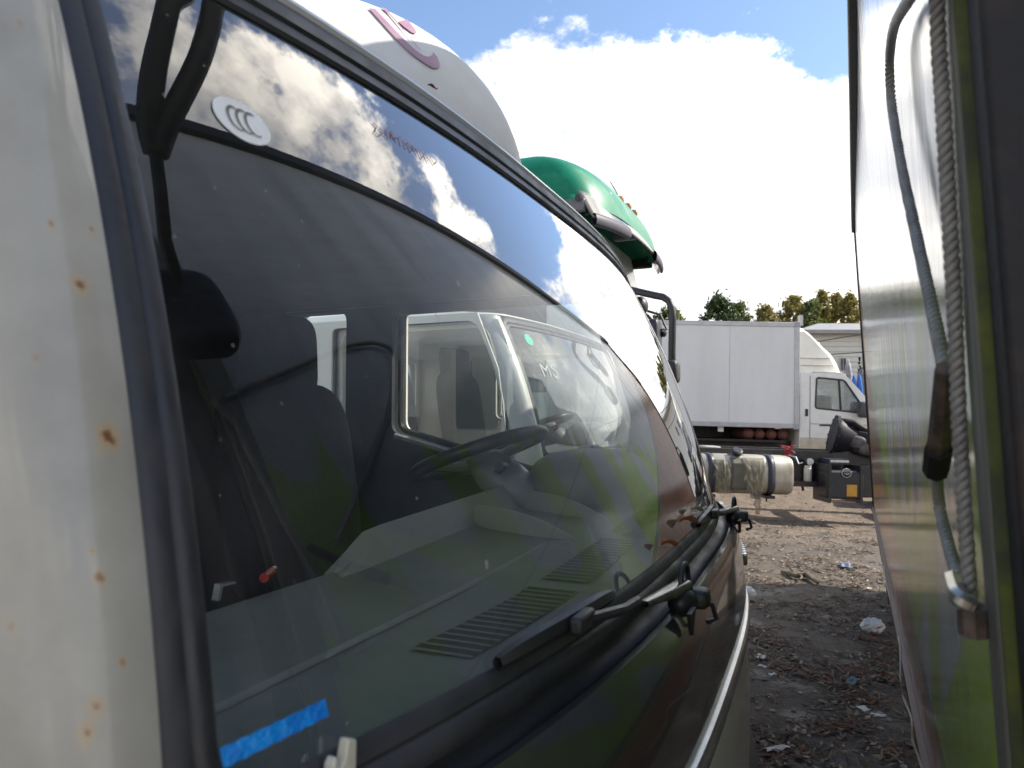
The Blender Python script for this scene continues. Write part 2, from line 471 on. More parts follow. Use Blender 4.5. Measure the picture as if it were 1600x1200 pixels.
def seat(root, p, s, fabric, ztop=1.88, w=0.25):
    dz = ztop - 1.88
    def cushion(x0, x1, hw, z0, z1, lean, puff, name, par):
        def fn(a, b):
            th = 2 * pi * a; ph = -pi / 2 + pi * b
            e = 0.45
            def pw(x): return math.copysign(abs(x) ** e, x)
            x = pw(cos(th)) * pw(cos(ph)); y = pw(sin(th)) * pw(cos(ph)); z = pw(sin(ph))
            zz = (z0 + z1) / 2 + z * (z1 - z0) / 2
            xx = (x0 + x1) / 2 + x * (x1 - x0) / 2 - lean * (zz - z0)
            return (p + xx, s + y * hw, zz)
        return MB().grid(fn, 28, 18, wrap=True).build(name, fabric, par, smooth=80)
    back = cushion(-0.07, 0.07, w, 0.98 + dz, 1.66 + dz, 0.16, 0.02, 'seat_back', root)
    cushion(-0.17, -0.055, w * (0.52 if ztop < 1.95 else .62), 1.60 + dz, ztop, 0.05, 0.02, 'headrest', back)
    cushion(-0.05, 0.48, w, 0.84 + dz, 1.02 + dz, 0.0, 0.02, 'seat_cushion', root)
    if w < .3: MB().box(p + 0.0, p + 0.42, s - w * 0.8, s + w * 0.8, 0.62, 0.86 + dz).build('seat_base', dash_dark, root)

def cab(root, paint, main=False):
    """cab-over light truck cab in its own frame: x forward, y across to the driver's side, z up"""
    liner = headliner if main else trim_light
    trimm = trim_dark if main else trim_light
    # ---------- windshield
    rings = []
    R0 = ws_ring(0.0); cen = Vector((W / 2, (ZB + ZT) / 2)); m = len(R0)
    ks = [1 - i / 22 for i in range(22)] + [0.0]
    vs = []; fs = []
    for k in ks[:-1]:
        for b in R0:
            q = cen + (b - cen) * k; vs.append((WS(q.x, q.y), q.x, q.y))
    vs.append((WS(cen.x, cen.y), cen.x, cen.y))
    for i in range(len(ks) - 2):
        for j in range(m):
            fs.append((i * m + j, i * m + (j + 1) % m, (i + 1) * m + (j + 1) % m, (i + 1) * m + j))
    last = (len(ks) - 2) * m
    for j in range(m): fs.append((last + j, last + (j + 1) % m, len(vs) - 1))
    ws = MB().add(vs, fs).build('windshield', glass_main if main else glass_side, root, smooth=80)
    ws_strip([-0.008, -0.003, 0.006, 0.009, 0.012, 0.022, 0.030, 0.033], [0.0015, 0.006, 0.0065, 0.004, 0.009, 0.011, 0.007, -0.006]).build('windshield_seal', rubber, root, smooth=45)
    # ---------- A pillars with the skin running round to the door
    fx = 0.0 if main else 0.08
    for sgn, name in ((0, 'pillar'), (1, 'pillar')):
        prof = [(-0.028, 0.002), (-0.046, 0.005), (-0.072, -0.004), (-0.086, -0.022), (-0.099, -0.06), (-0.106, -0.12 + fx * .4), (-0.108, -0.185 + fx)]
        rows = []
        for i in range(25):
            z = 0.98 + (ZT + 0.04 - 0.98) * i / 24
            e = edge(z) if z > ZB else 0.0
            row = []
            zz = min(max(z, ZB - 0.25), ZT + .05)
            for a, b in prof:
                s0 = e + a; p0 = WS(e, max(zz, ZB - 0.02)) - 0.0 + b
                row.append((p0, W - s0 if sgn else s0, z))
            rows.append(row)
        MB().sheet(rows).build(name, rust_white if (main and not sgn) else paint, root, smooth=60)
        # interior lining of the pillar
        rows = []
        for i in range(13):
            z = ZB - 0.1 + (ZT - ZB + 0.1) * i / 12
            e = edge(max(z, ZB))
            row = [(WS(e, z) - 0.012, (W - e - 0.006) if sgn else e + 0.006, z), (WS(e, z) - 0.05, (W - e - 0.035) if sgn else e + 0.035, z),
                   (WS(e, z) - 0.12, (W - e + 0.03) if sgn else e - 0.03, z)]
            rows.append(row)
        MB().sheet(rows).build('pillar_lining', trimm, root, smooth=60)
    # ---------- roof: lip over the glass, then a shallow dome
    def roof(a, b):
        s = -0.105 + (W + 0.21) * a
        e = edge(ZT)
        sc_ = min(max(s, e), W - e)
        x0 = WS(sc_, ZT + 0.044) + 0.004
        if s < e: x0 -= (e - s) * 1.1
        if s > W - e: x0 -= (s - W + e) * 1.1
        side = min(1.0, max(0.0, (min(s + 0.105, W + 0.105 - s)) / 0.16)); side = sqrt(1 - (1 - side) ** 2)
        prof = [(0.0, 0.044), (0.004, 0.050), (0.0, 0.056), (-0.012, 0.060), (-0.06, 0.066), (-0.2, 0.078), (-0.6, 0.10), (-1.2, 0.10), (-1.72, 0.095), (-1.76, 0.06)]
        k = b * (len(prof) - 1); i = min(int(k), len(prof) - 2); t = k - i
        dx = prof[i][0] * (1 - t) + prof[i + 1][0] * t; dz = prof[i][1] * (1 - t) + prof[i + 1][1] * t
        return (x0 + dx if b < .5 else (x0 * (1 - (b - .5) * 2) + (WS(W / 2, ZT)) * (b - .5) * 2) + dx, s, ZT + 0.044 + (dz - 0.044) * side + (0 if side > .2 else 0))
    MB().grid(roof, 44, 27).build('roof', paint, root, smooth=60)
    MB().grid(lambda a, b: (WS(W / 2 + (a - .5) * W * .96, ZT) - 0.02 - b * 1.66, 0.04 + (W - 0.08) * a, ZT + 0.012 + 0.03 * sin(pi * a) ** .5 * min(1, b * 4)), 20, 16).build('headliner', liner, root, smooth=60)
    # ---------- side walls, with door window and quarter window openings
    zs = ZT + 0.045
    sill = [(-0.31, 1.325), (-0.62, 1.345), (-1.22, 1.49)]
    win = round_poly([(-0.36 + fx, 1.335), (-0.62, 1.345), (-1.235, 1.50), (-1.235, 1.955), (-0.50 + fx, 1.955), (-0.44 + fx, 1.90), (-0.33 + fx, 1.55)], 0.035)
    qwin = round_poly([(-1.455, 1.47), (-1.74, 1.47), (-1.74, 1.965), (-1.455, 1.965)], 0.04)
    for sgn in (0, 1):
        yo = W + 0.108 if sgn else -0.108
        yi = W + 0.02 if sgn else -0.02
        outer = [(-0.27 + fx, 1.0), (-0.12, 0.98), (-0.05, 0.72), (-0.25, 0.70), (-0.35, 0.95), (-0.75, 1.02), (-1.12, 0.90), (-1.2, 0.66), (-1.98, 0.62), (-1.98, zs), (-0.47 + fx, zs), (-0.36 + fx, 1.72)]
        plate(outer, [win, qwin], lambda u, w, y=yo: (u, y, w), 'door', paint, root, thick=0.012)
        # inner trim panel
        outi = [(-0.16, 1.28), (-0.3, 0.75), (-1.93, 0.72), (-1.93, ZT + 0.02), (-0.40 + fx, ZT + 0.02), (-0.31 + fx, 1.75), (-0.24 + fx * .8, 1.45)]
        wini = round_poly([(-0.345 + fx, 1.325), (-0.62, 1.335), (-1.24, 1.49), (-1.24, 1.93), (-0.50 + fx, 1.93), (-0.43 + fx, 1.88), (-0.32 + fx, 1.53)], 0.035)
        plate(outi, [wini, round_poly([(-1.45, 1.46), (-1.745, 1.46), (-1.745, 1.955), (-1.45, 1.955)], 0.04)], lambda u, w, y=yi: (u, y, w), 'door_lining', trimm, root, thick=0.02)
        ys = yo - 0.022 if sgn else yo + 0.022
        d = plate(win, [], lambda u, w, y=ys: (u, y, w), 'door_window', glass_side, root)
        plate(qwin, [], lambda u, w, y=ys: (u, y, w), 'quarter_window', glass_side, root)
        # window surround (black) and sill rail
        k = [(u, (W + .064 if sgn else -.064), w) for u, w in win]
        MB().tube(k, 0.012, 6, closed=True).build('window_seal', rubber, root)
        k = [(u, (W + .064 if sgn else -.064), w) for u, w in qwin]
        MB().tube(k, 0.010, 6, closed=True).build('window_seal', rubber, root)
        # bright sill strip and door grab bar inside
        k = [(-0.40, yi + (-.016 if sgn else .016), 1.318), (-0.62, yi + (-.016 if sgn else .016), 1.330), (-1.22, yi + (-.016 if sgn else .016), 1.477)]
        MB().tube(k, 0.011, 6).build('window_sill', sill_m, root)
        yb = yi + (-.05 if sgn else .05)
        MB().tube([(-0.52, yb, 1.24), (-0.58, yb, 1.29), (-0.95, yb, 1.36), (-1.02, yb, 1.33)], 0.016, 8).build('grab_handle', trim_dark, root)
        MB().box(-1.10, -1.0, yo + (-.004 if sgn else -.018), yo + (.018 if sgn else .004), 1.20, 1.235).build('door_handle', black_plastic, root, bevel=.006)
        for u0, u1, w0, w1 in ((-1.36, -1.352, 0.70, zs - .03), ):
            MB().box(u0, u1, yo - .009, yo + .009, w0, w1).build('door_gap', rubber, root)
    # ---------- back wall with a rear window, floor
    bw = round_poly([(1.40, 1.58), (W - 0.06, 1.58), (W - 0.06, 1.93), (1.40, 1.93)], 0.05)
    plate([(-0.1, 0.62), (W + 0.1, 0.62), (W + 0.1, ZT + 0.05), (-0.1, ZT + 0.05)], [] if main else [bw], lambda u, w: (-1.985, u, w), 'back_wall', paint, root, thick=0.012)
    plate([(-0.0, 0.72), (W, 0.72), (W, ZT + 0.05), (0, ZT + 0.05)], [] if main else [bw], lambda u, w: (-1.93, u, w), 'rear_lining', trimm, root, thick=0.012)
    MB().box(-1.92, -0.28, -0.005, W + 0.005, 0.66, 0.72).build('floor', dash_dark, root)
    # ---------- front: cowl channel, dark lid, silver bar, lower face, bumper
    def sweep(prof, name, m_, nseg=36, s0=-0.085, s1=W + 0.085, smooth=50, lab=None):
        def fn(a, b):
            s = s0 + (s1 - s0) * a
            k = b * (len(prof) - 1); i = min(int(k), len(prof) - 2); t = k - i
            dx = prof[i][0] * (1 - t) + prof[i + 1][0] * t; z = prof[i][1] * (1 - t) + prof[i + 1][1] * t
            sq = min(max(s, 0), W)
            x = WS(sq, ZB) + dx
            ov = max(0 - s, s - W, 0)
            x -= ov * ov * 9
            # the face wraps back a little more at the corners lower down
            q = abs((s - W / 2) / (W / 2)); x -= 0.10 * max(0, dx) * q ** 6
            return (x, s, z)
        return MB().grid(fn, nseg, (len(prof) - 1) * 2).build(name, m_, root, smooth=smooth, label=lab)
    body = dark_paint if main else paint
    sweep([(-0.005, ZB - 0.030), (0.006, ZB - 0.045), (0.022, ZB - 0.052), (0.036, ZB - 0.046), (0.040, ZB - 0.036)], 'cowl', black_plastic)
    sweep([(0.0405, ZB - 0.037), (0.052, ZB - 0.035), (0.060, ZB - 0.052), (0.070, ZB - 0.10), (0.076, ZB - 0.16), (0.078, ZB - 0.205), (0.074, ZB - 0.213)], 'front_lid', body)
    sweep([(0.072, ZB - 0.213), (0.082, ZB - 0.216), (0.086, ZB - 0.226), (0.085, ZB - 0.246), (0.074, ZB - 0.256)], 'silver_bar', silver)
    sweep([(0.072, ZB - 0.258), (0.078, ZB - 0.27), (0.082, 0.86), (0.078, 0.72)], 'lower_face', paint)
    sweep([(0.07, 0.72), (0.10, 0.70), (0.105, 0.50), (0.09, 0.42), (0.02, 0.40)], 'bumper', black_plastic if main else paint)
    # ---------- dashboard
    def dz(s): return 0.040 * max(0, min(1, (s - 0.7) / 1.0))
    def dash(a, b):
        s = 0.015 + (W - 0.03) * a
        x0 = WS(s, ZB) - 0.022
        prof = [(0.0, ZB - 0.030), (0.04, ZB - 0.045), (0.10, ZB - 0.05), (0.30, ZB - 0.054), (0.45, ZB - 0.045), (0.50, ZB - 0.032), (0.535, ZB - 0.045), (0.55, ZB - 0.09), (0.50, ZB - 0.25), (0.46, 0.78)]
        k = b * (len(prof) - 1); i = min(int(k), len(prof) - 2); t = k - i
        d = prof[i][0] * (1 - t) + prof[i + 1][0] * t; z = prof[i][1] * (1 - t) + prof[i + 1][1] * t
        x1 = -0.57
        x = x0 + (x1 - x0) * (d / 0.55)
        return (x, s, z + (dz(s) if d > 0.2 else dz(s) * d / .2))
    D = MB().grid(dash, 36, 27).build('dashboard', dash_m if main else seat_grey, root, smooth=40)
    if main:
        # demister grilles: dark recess and a row of slats
        sl_me = MB().box(-0.042, 0.042, -0.0024, 0.0024, 0, 0.0008).mesh('slat', dash_m, 0)
        for s0, s1 in ((0.43, 0.76), (0.82, 1.17), (1.24, 1.56)):
            def strip(a, b, s0=s0, s1=s1):
                s = s0 + (s1 - s0) * a; x = WS(s, ZB) - 0.165 + 0.04 - 0.08 * b
                return (x, s, ZB - 0.0495 - 0.0015 + 0.001)
            MB().grid(lambda a, b, s0=s0, s1=s1: (WS(s0 + (s1 - s0) * a, ZB) - 0.125 - 0.08 * b, s0 + (s1 - s0) * a, ZB - 0.0480 + dz(s0 + (s1 - s0) * a) * .75), 12, 1).build('vent_grille', dash_dark, D)
            n = 15
            for i in range(n + 1):
                s = s0 + (s1 - s0) * i / n
                linked('slat', sl_me, D, (WS(s, ZB) - 0.165, s, ZB - 0.0479 + dz(s) * .75))
        # open tray with a pale back wall and curved dividers
        def tray(a, b):
            s = 0.66 + 1.06 * a
            return (-0.50 - 0.035 * b, s, ZB - 0.040 + dz(s) + 0.058 * b * min(1, a * 9 + .05))
        MB().grid(tray, 20, 2).build('tray_wall', tray_m, D, smooth=0, solid=0.006)
        for sc0 in (1.16, 1.42):
            def fin(a, b, sc0=sc0):
                x = -0.505 + 0.27 * a
                return (x, sc0 - 0.02 * sin(pi * a * .6), ZB - 0.056 + dz(sc0) * min(1, 1.6 - a) + 0.060 * b * (1 - a ** 2.2) + .001)
            MB().grid(fin, 14, 2).build('tray_divider', tray_m, D, smooth=0, solid=0.008)
        def lowrib(a, b):
            s = 0.05 + 1.75 * a
            return (-0.30 - 0.012 * b, s, ZB - 0.052 + 0.006 * sin(pi * b) + dz(s) * .6)
        MB().grid(lowrib, 30, 4).build('dash_ridge', dash_m, D)
        # two round speaker covers / sensor lids in the dash near the glass
        for sp in (0.62, 1.18):
            MB().box(WS(sp, ZB) - 0.085, WS(sp, ZB) - 0.025, sp - 0.035, sp + 0.035, ZB - 0.046, ZB - 0.036).build('dash_lid', tray_m, D, bevel=0.008)
    # instrument hood, column and steering wheel
    MB().ellipsoid((-0.36, 1.60, ZB + 0.015 + dz(1.6)), (0.155, 0.20, 0.085), 26, 16, e=0.75).build('instrument_hood', dash_m, D)
    sw_c = (-0.64, 1.46, 1.445)
    tilt = radians(-20)
    ringp = make_wheel_ring(sw_c, 0.185, 0.016, tilt)
    SW = MB().tube(ringp, 0.0185, 10, closed=True).build('steering_wheel', wheel_m, root, smooth=60)
    M = Matrix.Rotation(tilt, 3, 'Y')
    MB().ellipsoid(Vector(sw_c) + M @ Vector((0, 0, -0.025)), (0.075, 0.065, 0.028), 20, 10, M=M).build('hub', hub_m, SW)
    for th in (0.15, 2.3, -2.0):
        a0 = M @ Vector((0.05 * cos(th), 0.05 * sin(th), -0.025)); a1 = M @ Vector((0.18 * cos(th), 0.18 * sin(th), 0))
        MB().tube([Vector(sw_c) + a0, Vector(sw_c) + (a0 + a1) / 2 + Vector((0, 0, -.004)), Vector(sw_c) + a1], 0.014, 8).build('spoke', hub_m, SW)
    col = MB().ellipsoid((-0.56, 1.455, 1.375), (0.125, 0.075, 0.06), 24, 14, M=Matrix.Rotation(radians(35), 3, 'Y')).build('steering_column', col_m, root, smooth=70)
    MB().tube([(-0.62, 1.455, 1.34), (-0.45, 1.46, 1.15), (-0.40, 1.46, 0.8)], 0.06, 12).build('column_tube', dash_dark, col)
    MB().tube([(-0.56, 1.40, 1.40), (-0.50, 1.32, 1.425), (-0.48, 1.24, 1.43)], 0.009, 8, rs=[.008, .009, .012]).build('stalk', black_plastic, col)
    MB().tube([(-0.54, 1.52, 1.40), (-0.44, 1.60, 1.40), (-0.40, 1.64, 1.39)], 0.009, 8, rs=[.008, .009, .012]).build('stalk', black_plastic, col)
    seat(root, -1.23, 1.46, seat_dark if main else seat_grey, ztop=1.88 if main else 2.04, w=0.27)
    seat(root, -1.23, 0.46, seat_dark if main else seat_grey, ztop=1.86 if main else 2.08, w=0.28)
    return ws

def wiper(root, s, ln=0.27, hook=0.0):
    """wiper: pivot on the cowl, cranked arm, blade lying along the foot of the glass"""
    xb = WS(s, ZB)
    t = MB()
    base = MB().ellipsoid((xb + 0.050, s, ZB - 0.030), (0.020, 0.028, 0.020), 16, 10).build('wiper', black_plastic, root, smooth=60)
    # tapered arm head
    def head(a, b):
        th = 2 * pi * a; w = 0.013 * (1 - b) + 0.006 * b; h = 0.010 * (1 - b) + 0.004 * b
        e = 0.5
        cx = math.copysign(abs(cos(th)) ** e, cos(th)); cz = math.copysign(abs(sin(th)) ** e, sin(th))
        ax = Vector((xb + 0.050 - 0.022 * b, s + 0.012 - 0.15 * b, ZB - 0.012 + 0.010 * b))
        return ax + Vector((w * cx, 0, h * cz))
    hd = MB().grid(head, 16, 6, wrap=True).build('wiper_arm', arm_m, base, smooth=40)
    pts = [(xb + 0.030, s - 0.15, ZB + 0.004), (xb + 0.030, s - 0.20, ZB + 0.006), (xb + 0.024, s - 0.27, ZB + 0.014), (xb + 0.02, s - 0.30, ZB + 0.017)]
    pts = [(WS(q[1], ZB) + (q[0] - xb), q[1], q[2]) for q in pts]
    MB().tube(pts, 0.0065, 8).build('wiper_rod', black_plastic, base)
    # hooked hose
    hk = []
    for i in range(13):
        a = pi * i / 12
        hk.append((xb + 0.05 + 0.0 * i, s + 0.02 - 0.03 * cos(a), ZB - 0.012 + 0.03 * sin(a)))
    MB().tube(hk, 0.004, 6).build('washer_hose', black_plastic, base)
    MB().tube([(xb + 0.065, s + 0.03, ZB - 0.035), (xb + 0.085, s + 0.04, ZB - 0.04), (xb + 0.090, s + 0.045, ZB - 0.06), (xb + 0.078, s + 0.035, ZB - 0.064)], 0.004, 6).build('washer_hose', black_plastic, base)
    MB().ellipsoid((xb + 0.068, s + 0.032, ZB - 0.030), (0.016, 0.022, 0.014), 14, 8, e=.6).build('pivot_cap', black_plastic, base)
    MB().prism([(s - 0.06, ZB - 0.03), (s - 0.02, ZB - 0.03), (s - 0.042, ZB - 0.062)], xb + 0.066, xb + 0.072, 'X').build('cap_flap', black_plastic, base)
    def blade(a, b):
        ss = s - 0.30 + ln * (a - 0.5) * 1.0
        pr = [(0.004, 0.004), (0.002, 0.014), (0.006, 0.021), (0.014, 0.020), (0.017, 0.010), (0.012, 0.003)]
        i = int(round(b * 6)) % 6; end = 1 - 0.35 * abs(2 * a - 1) ** 6
        return (WS(ss, ZB + 0.02) + pr[i][0] * end + 0.002, ss, ZB + 0.004 + pr[i][1] * end)
    MB().grid(blade, 20, 6).build('wiper_blade', black_plastic, base, smooth=30)
    MB().box(WS(s - .3, ZB) + 0.014, WS(s - .3, ZB) + 0.028, s - 0.325, s - 0.275, ZB + 0.008, ZB + 0.026).build('blade_clip', black_plastic, base, bevel=.004)
    return base

sill_m = mat('bright_sill', (0.42, 0.44, 0.47), 0.35, metal=0.3, col2=(0.3, 0.31, 0.33), scale=20)
tray_m = mat('tray_plastic', (0.26, 0.27, 0.255), 0.5, col2=(0.22, 0.23, 0.215), scale=8, bump=0.08, bscale=400)
wheel_m = mat('wheel_rim_plastic', (0.030, 0.031, 0.034), 0.35, col2=(0.045, 0.045, 0.047), scale=30)
hub_m = mat('hub_grey_plastic', (0.22, 0.215, 0.21), 0.45, col2=(0.28, 0.27, 0.26), scale=20)
col_m = mat('column_grey_plastic', (0.20, 0.215, 0.235), 0.35, col2=(0.24, 0.25, 0.27), scale=12)
arm_m = mat('wiper_arm_paint', (0.05, 0.048, 0.045), 0.22, col2=(0.12, 0.115, 0.105), scale=30, fac=(.45, .7), coat=.4)

def make_rust_white():
    m = mat('rusty_white_paint', (0.43, 0.405, 0.33), 0.36, col2=(0.29, 0.26, 0.205), scale=6, fac=(0.40, 0.80), coat=0.3, bump=0.03, bscale=14)
    N, L, b = nodes_of(m)
    src = b.inputs['Base Color'].links[0].from_socket
    tc = N.new('ShaderNodeTexCoord')
    prev = src
    # rust blooms where stone chips sit, at fixed places on the pillar (forward, across, up)
    spots = [(170, 685, .010, 1), (125, 447, .007, .9), (148, 1106, .0065, .9), (131, 1148, .007, 1), (190, 1035, .004, .7), (141, 860, .004, .7),
             (155, 902, .005, .75), (80, 352, .005, .6), (141, 360, .005, .6), (30, 40, .007, .25), (60, 560, .006, .25), (20, 980, .006, .25)]
    for u, v, r, k in spots:
        r *= .68
        q = None; d = dirL(u, v)
        # where the sight line meets the pillar skin: roughly the plane just outboard of the seal
        best = None
        for i in range(400):
            t = 0.2 + i * 0.002; c = CAM + d * t
            e = edge(c.z)
            ss = [(-0.028, 0.002), (-0.046, 0.005), (-0.072, -0.004), (-0.086, -0.022), (-0.099, -0.06), (-0.106, -0.12), (-0.108, -0.185)]
            for j in range(6):
                a0, b0 = ss[j]; a1, b1 = ss[j + 1]
                if a1 <= c.y - e <= a0:
                    f = (c.y - e - a0) / (a1 - a0); pp = WS(e, max(c.z, ZB - .02)) + b0 + (b1 - b0) * f
                    if c.x < pp and best is None: best = c
        if best is None: continue
        dv = N.new('ShaderNodeVectorMath'); dv.operation = 'DISTANCE'
        nz_ = N.new('ShaderNodeTexNoise'); nz_.inputs['Scale'].default_value = 120; nz_.inputs['Detail'].default_value = 4
        L.new(tc.outputs['Object'], nz_.inputs['Vector'])
        mxv = N.new('ShaderNodeVectorMath'); mxv.operation = 'MULTIPLY_ADD'
        L.new(nz_.outputs['Color'], mxv.inputs[0]); mxv.inputs[1].default_value = (r * 1.9,) * 3
        L.new(tc.outputs['Object'], mxv.inputs[2])
        sq = N.new('ShaderNodeVectorMath'); sq.operation = 'MULTIPLY'; sq.inputs[1].default_value = (1, 1, .7)
        L.new(mxv.outputs[0], sq.inputs[0]); L.new(sq.outputs[0], dv.inputs[0]); dv.inputs[1].default_value = (best.x + r * .95, best.y + r * .95, (best.z + r * .95) * .7)
        for rr, colr, kk in ((r * 1.5, (0.55, 0.33, 0.10), 0.55), (r * 0.75, (0.17, 0.060, 0.018), 0.95)):
            mr = N.new('ShaderNodeMapRange'); mr.interpolation_type = 'SMOOTHSTEP'
            mr.inputs['From Min'].default_value = rr; mr.inputs['From Max'].default_value = rr * 0.3
            mr.inputs['To Min'].default_value = 0; mr.inputs['To Max'].default_value = kk * k
            L.new(dv.outputs['Value'], mr.inputs['Value'])
            mx = N.new('ShaderNodeMix'); mx.data_type = 'RGBA'
            L.new(mr.outputs['Result'], mx.inputs['Factor']); L.new(prev, mx.inputs['A']); mx.inputs['B'].default_value = (*colr, 1)
            prev = mx.outputs['Result']
    L.new(prev, b.inputs['Base Color'])
    return m
rust_white = make_rust_white()

# ---------------- first truck (the one whose windshield fills the picture)
T = empty('delivery_truck', ORG, -A)
tag(T, 'white cab-over truck with rusty pillar and huge cloud-reflecting windshield, nearest the camera', 'truck')
ws_main = cab(T, white, main=True)
wiper(T, 0.70); wiper(T, 1.58)
# white roof deflector with a purple ring emblem
fair_m = mat('fairing_white', (0.70, 0.69, 0.65), 0.55, col2=(0.62, 0.60, 0.54), scale=5, spec=.3)
def fair(a, b):
    # quarter-ellipsoid shell standing on the roof
    th = -pi / 2 * 1.0 + pi * a
    ph = pi / 2 * b
    e = 0.85
    cz = sin(ph); cr = cos(ph)
    return (-0.96 + 0.66 * cos(th) * cr ** .9, W / 2 - .05 + 0.43 * sin(th) * cr ** e, ZT + 0.05 + 0.45 * cz)
DF = MB().grid(fair, 48, 24).build('roof_deflector', fair_m, T, smooth=60)
from mathutils.bvhtree import BVHTree
bv = BVHTree.FromPolygons([v.co.copy() for v in DF.data.vertices], [tuple(p.vertices) for p in DF.data.polygons])
vinyl = mat('purple_vinyl', (0.36, 0.20, 0.28), 0.5, col2=(0.42, 0.27, 0.34), scale=12)
def on_def(u, v):
    d = dirL(u, v).normalized(); h, n, k, t = bv.ray_cast(CAM, d)
    return None if h is None else h + (n if n.dot(d) < 0 else -n) * .003
def decal(left, right):
    L_, R_ = [], []
    for i in range(33):
        t = i / 32
        def lerp(pl):
            k = t * (len(pl) - 1); a = min(int(k), len(pl) - 2); f = k - a
            return (pl[a][0] * (1 - f) + pl[a + 1][0] * f, pl[a][1] * (1 - f) + pl[a + 1][1] * f)
        a, b = on_def(*lerp(left)), on_def(*lerp(right))
        if a is not None and b is not None: L_.append(a); R_.append(b)
    if len(L_) > 2: MB().sheet([L_, [(p + q) / 2 for p, q in zip(L_, R_)], R_]).build('emblem_ring', vinyl, DF, smooth=60)
decal([(530, -40), (562, 0), (595, 37), (622, 67), (644, 88), (664, 102), (677, 109), (685, 107), (686, 102), (682, 91)], [(538, -40), (570, 0), (609, 41), (636, 69), (650, 82), (661, 89), (669, 91), (674, 88), (676, 85), (675, 82)])
decal([(550, -40), (580, 0), (609, 27), (636, 58), (656, 81)], [(560, -40), (589, 0), (617, 33), (644, 66), (657, 81)])
decal([(582, -30), (600, 0), (611, 19), (609, 24), (617, 32), (629, 43), (642, 53), (648, 55)], [(590, -30), (607, 3), (622, 19), (627, 24), (632, 29), (640, 38), (647, 47), (650, 53)])
# chrome letters on the dark lid near the driver's corner, CCC mark on the glass, marker writing
for i in range(7):
    s = 1.60 + 0.032 * i
    q = at_s(1146, 880, s)
    MB().box(WS(s, ZB) + 0.070, WS(s, ZB) + 0.084, s - 0.011, s + 0.011, 1.17, 1.20).build('chrome_letter', chrome, T, bevel=.004)
def on_ws(s, z, lift=0.0012): return (WS(s, z) + lift, s, z)
stick_m = mat('white_sticker', (0.86, 0.86, 0.82), 0.45, col2=(0.80, 0.79, 0.70), scale=20)
stick_d = mat('grey_sticker_print', (0.13, 0.12, 0.11), 0.5, col2=(.16, .15, .14), scale=20)
gL, gR, gT, gB = on_glass(323, 158), on_glass(420, 218), on_glass(352, 152), on_glass(393, 228)
cs_, cz_ = (gL.y + gR.y) / 2, (gT.z + gB.z + gL.z + gR.z) / 4
rs_ = abs(gR.y - gL.y) / 2 * 1.02; rz_ = rs_ * 0.78
MB().grid(lambda a, b: on_ws(cs_ + rs_ * b * cos(2 * pi * a), cz_ + rz_ * b * sin(2 * pi * a)), 48, 3).build('sticker', stick_m, ws_main)
for dx in (-0.36, -0.02, 0.32):
    def cmark(a, b, dx=dx):
        th = radians(62) + radians(236) * a; w = (0.35 + 0.65 * sin(pi * min(1, a * 1.15)) ) * 0.055
        r = 0.36 + (b - 0.5) * 2 * w
        return on_ws(cs_ + rs_ * (dx * 0.92 + 0.10 + r * 0.80 * cos(th)), cz_ + rz_ * (r * 1.45 * sin(th)), 0.0022)
    MB().grid(cmark, 24, 2).build('sticker_letter', stick_d, ws_main)
red_m = mat('red_marker', (0.50, 0.22, 0.22), 0.6, col2=(.55, .32, .32), scale=80)
def pix_path(pts, lift=0.0015): return [on_ws(q.y, q.z, lift) for q in (on_glass(u, v) for u, v in pts)]
scr = [[(580, 192), (586, 198), (582, 206), (590, 212), (596, 208)], [(592, 200), (598, 210), (604, 216)], [(600, 202), (606, 216), (611, 214), (608, 204)],
       [(610, 207), (617, 222)], [(613, 216), (622, 214), (625, 228)], [(628, 218), (633, 232)], [(634, 222), (640, 238), (645, 232), (639, 226)],
       [(644, 229), (650, 242)], [(650, 232), (657, 248), (661, 242)], [(661, 238), (667, 254)], [(668, 243), (676, 258), (679, 252)]]
for st in scr: MB().tube(pix_path(st), 0.0005, 5).build('marker_stroke', red_m, ws_main)
# kerb mirror on a forked bracket in front of the near top corner: the photograph shows it mirrored in the glass
def mirrored(u, v, t):
    q = on_glass(u, v); e_ = 1e-4
    n_ = Vector((1, -(WS(q.y + e_, q.z) - WS(q.y - e_, q.z)) / (2 * e_), -(WS(q.y, q.z + e_) - WS(q.y, q.z - e_)) / (2 * e_))).normalized()
    d = dirL(u, v).normalized(); return q + (d - n_ * (2 * d.dot(n_))) * t
KT = .52
kh_ = mirrored(292, 490, KT)
KM = MB().ellipsoid(kh_, (.03, .066, .09), 20, 14, e=.55).build('kerb_mirror', black_plastic, T, smooth=50)
st = [mirrored(276, 420, KT), mirrored(262, 375, KT), mirrored(254, 310, KT), mirrored(246, 240, KT)]
MB().tube([kh_] + st, .010, 8).build('mirror_stem', black_plastic, KM)
l1 = [st[-1], mirrored(236, 190, KT), mirrored(240, 110, KT), mirrored(262, 10, KT)]
l2 = [st[-1], mirrored(262, 190, KT), mirrored(312, 90, KT), mirrored(334, 5, KT)]
for l_ in (l1, l2):
    end = Vector((-.40, .02 if l_ is l1 else .13, ZT + .10)); up_ = l_[-1] + (l_[-1] - l_[-2]) * .5
    MB().tube(smooth_path(l_ + [up_, Vector((up_.x * .5 + end.x * .5, end.y + .02, up_.z - .04)), end + Vector((.02, 0, .12)), end], 8), .019, 8).build('mirror_arm', black_plastic, KM, smooth=60)
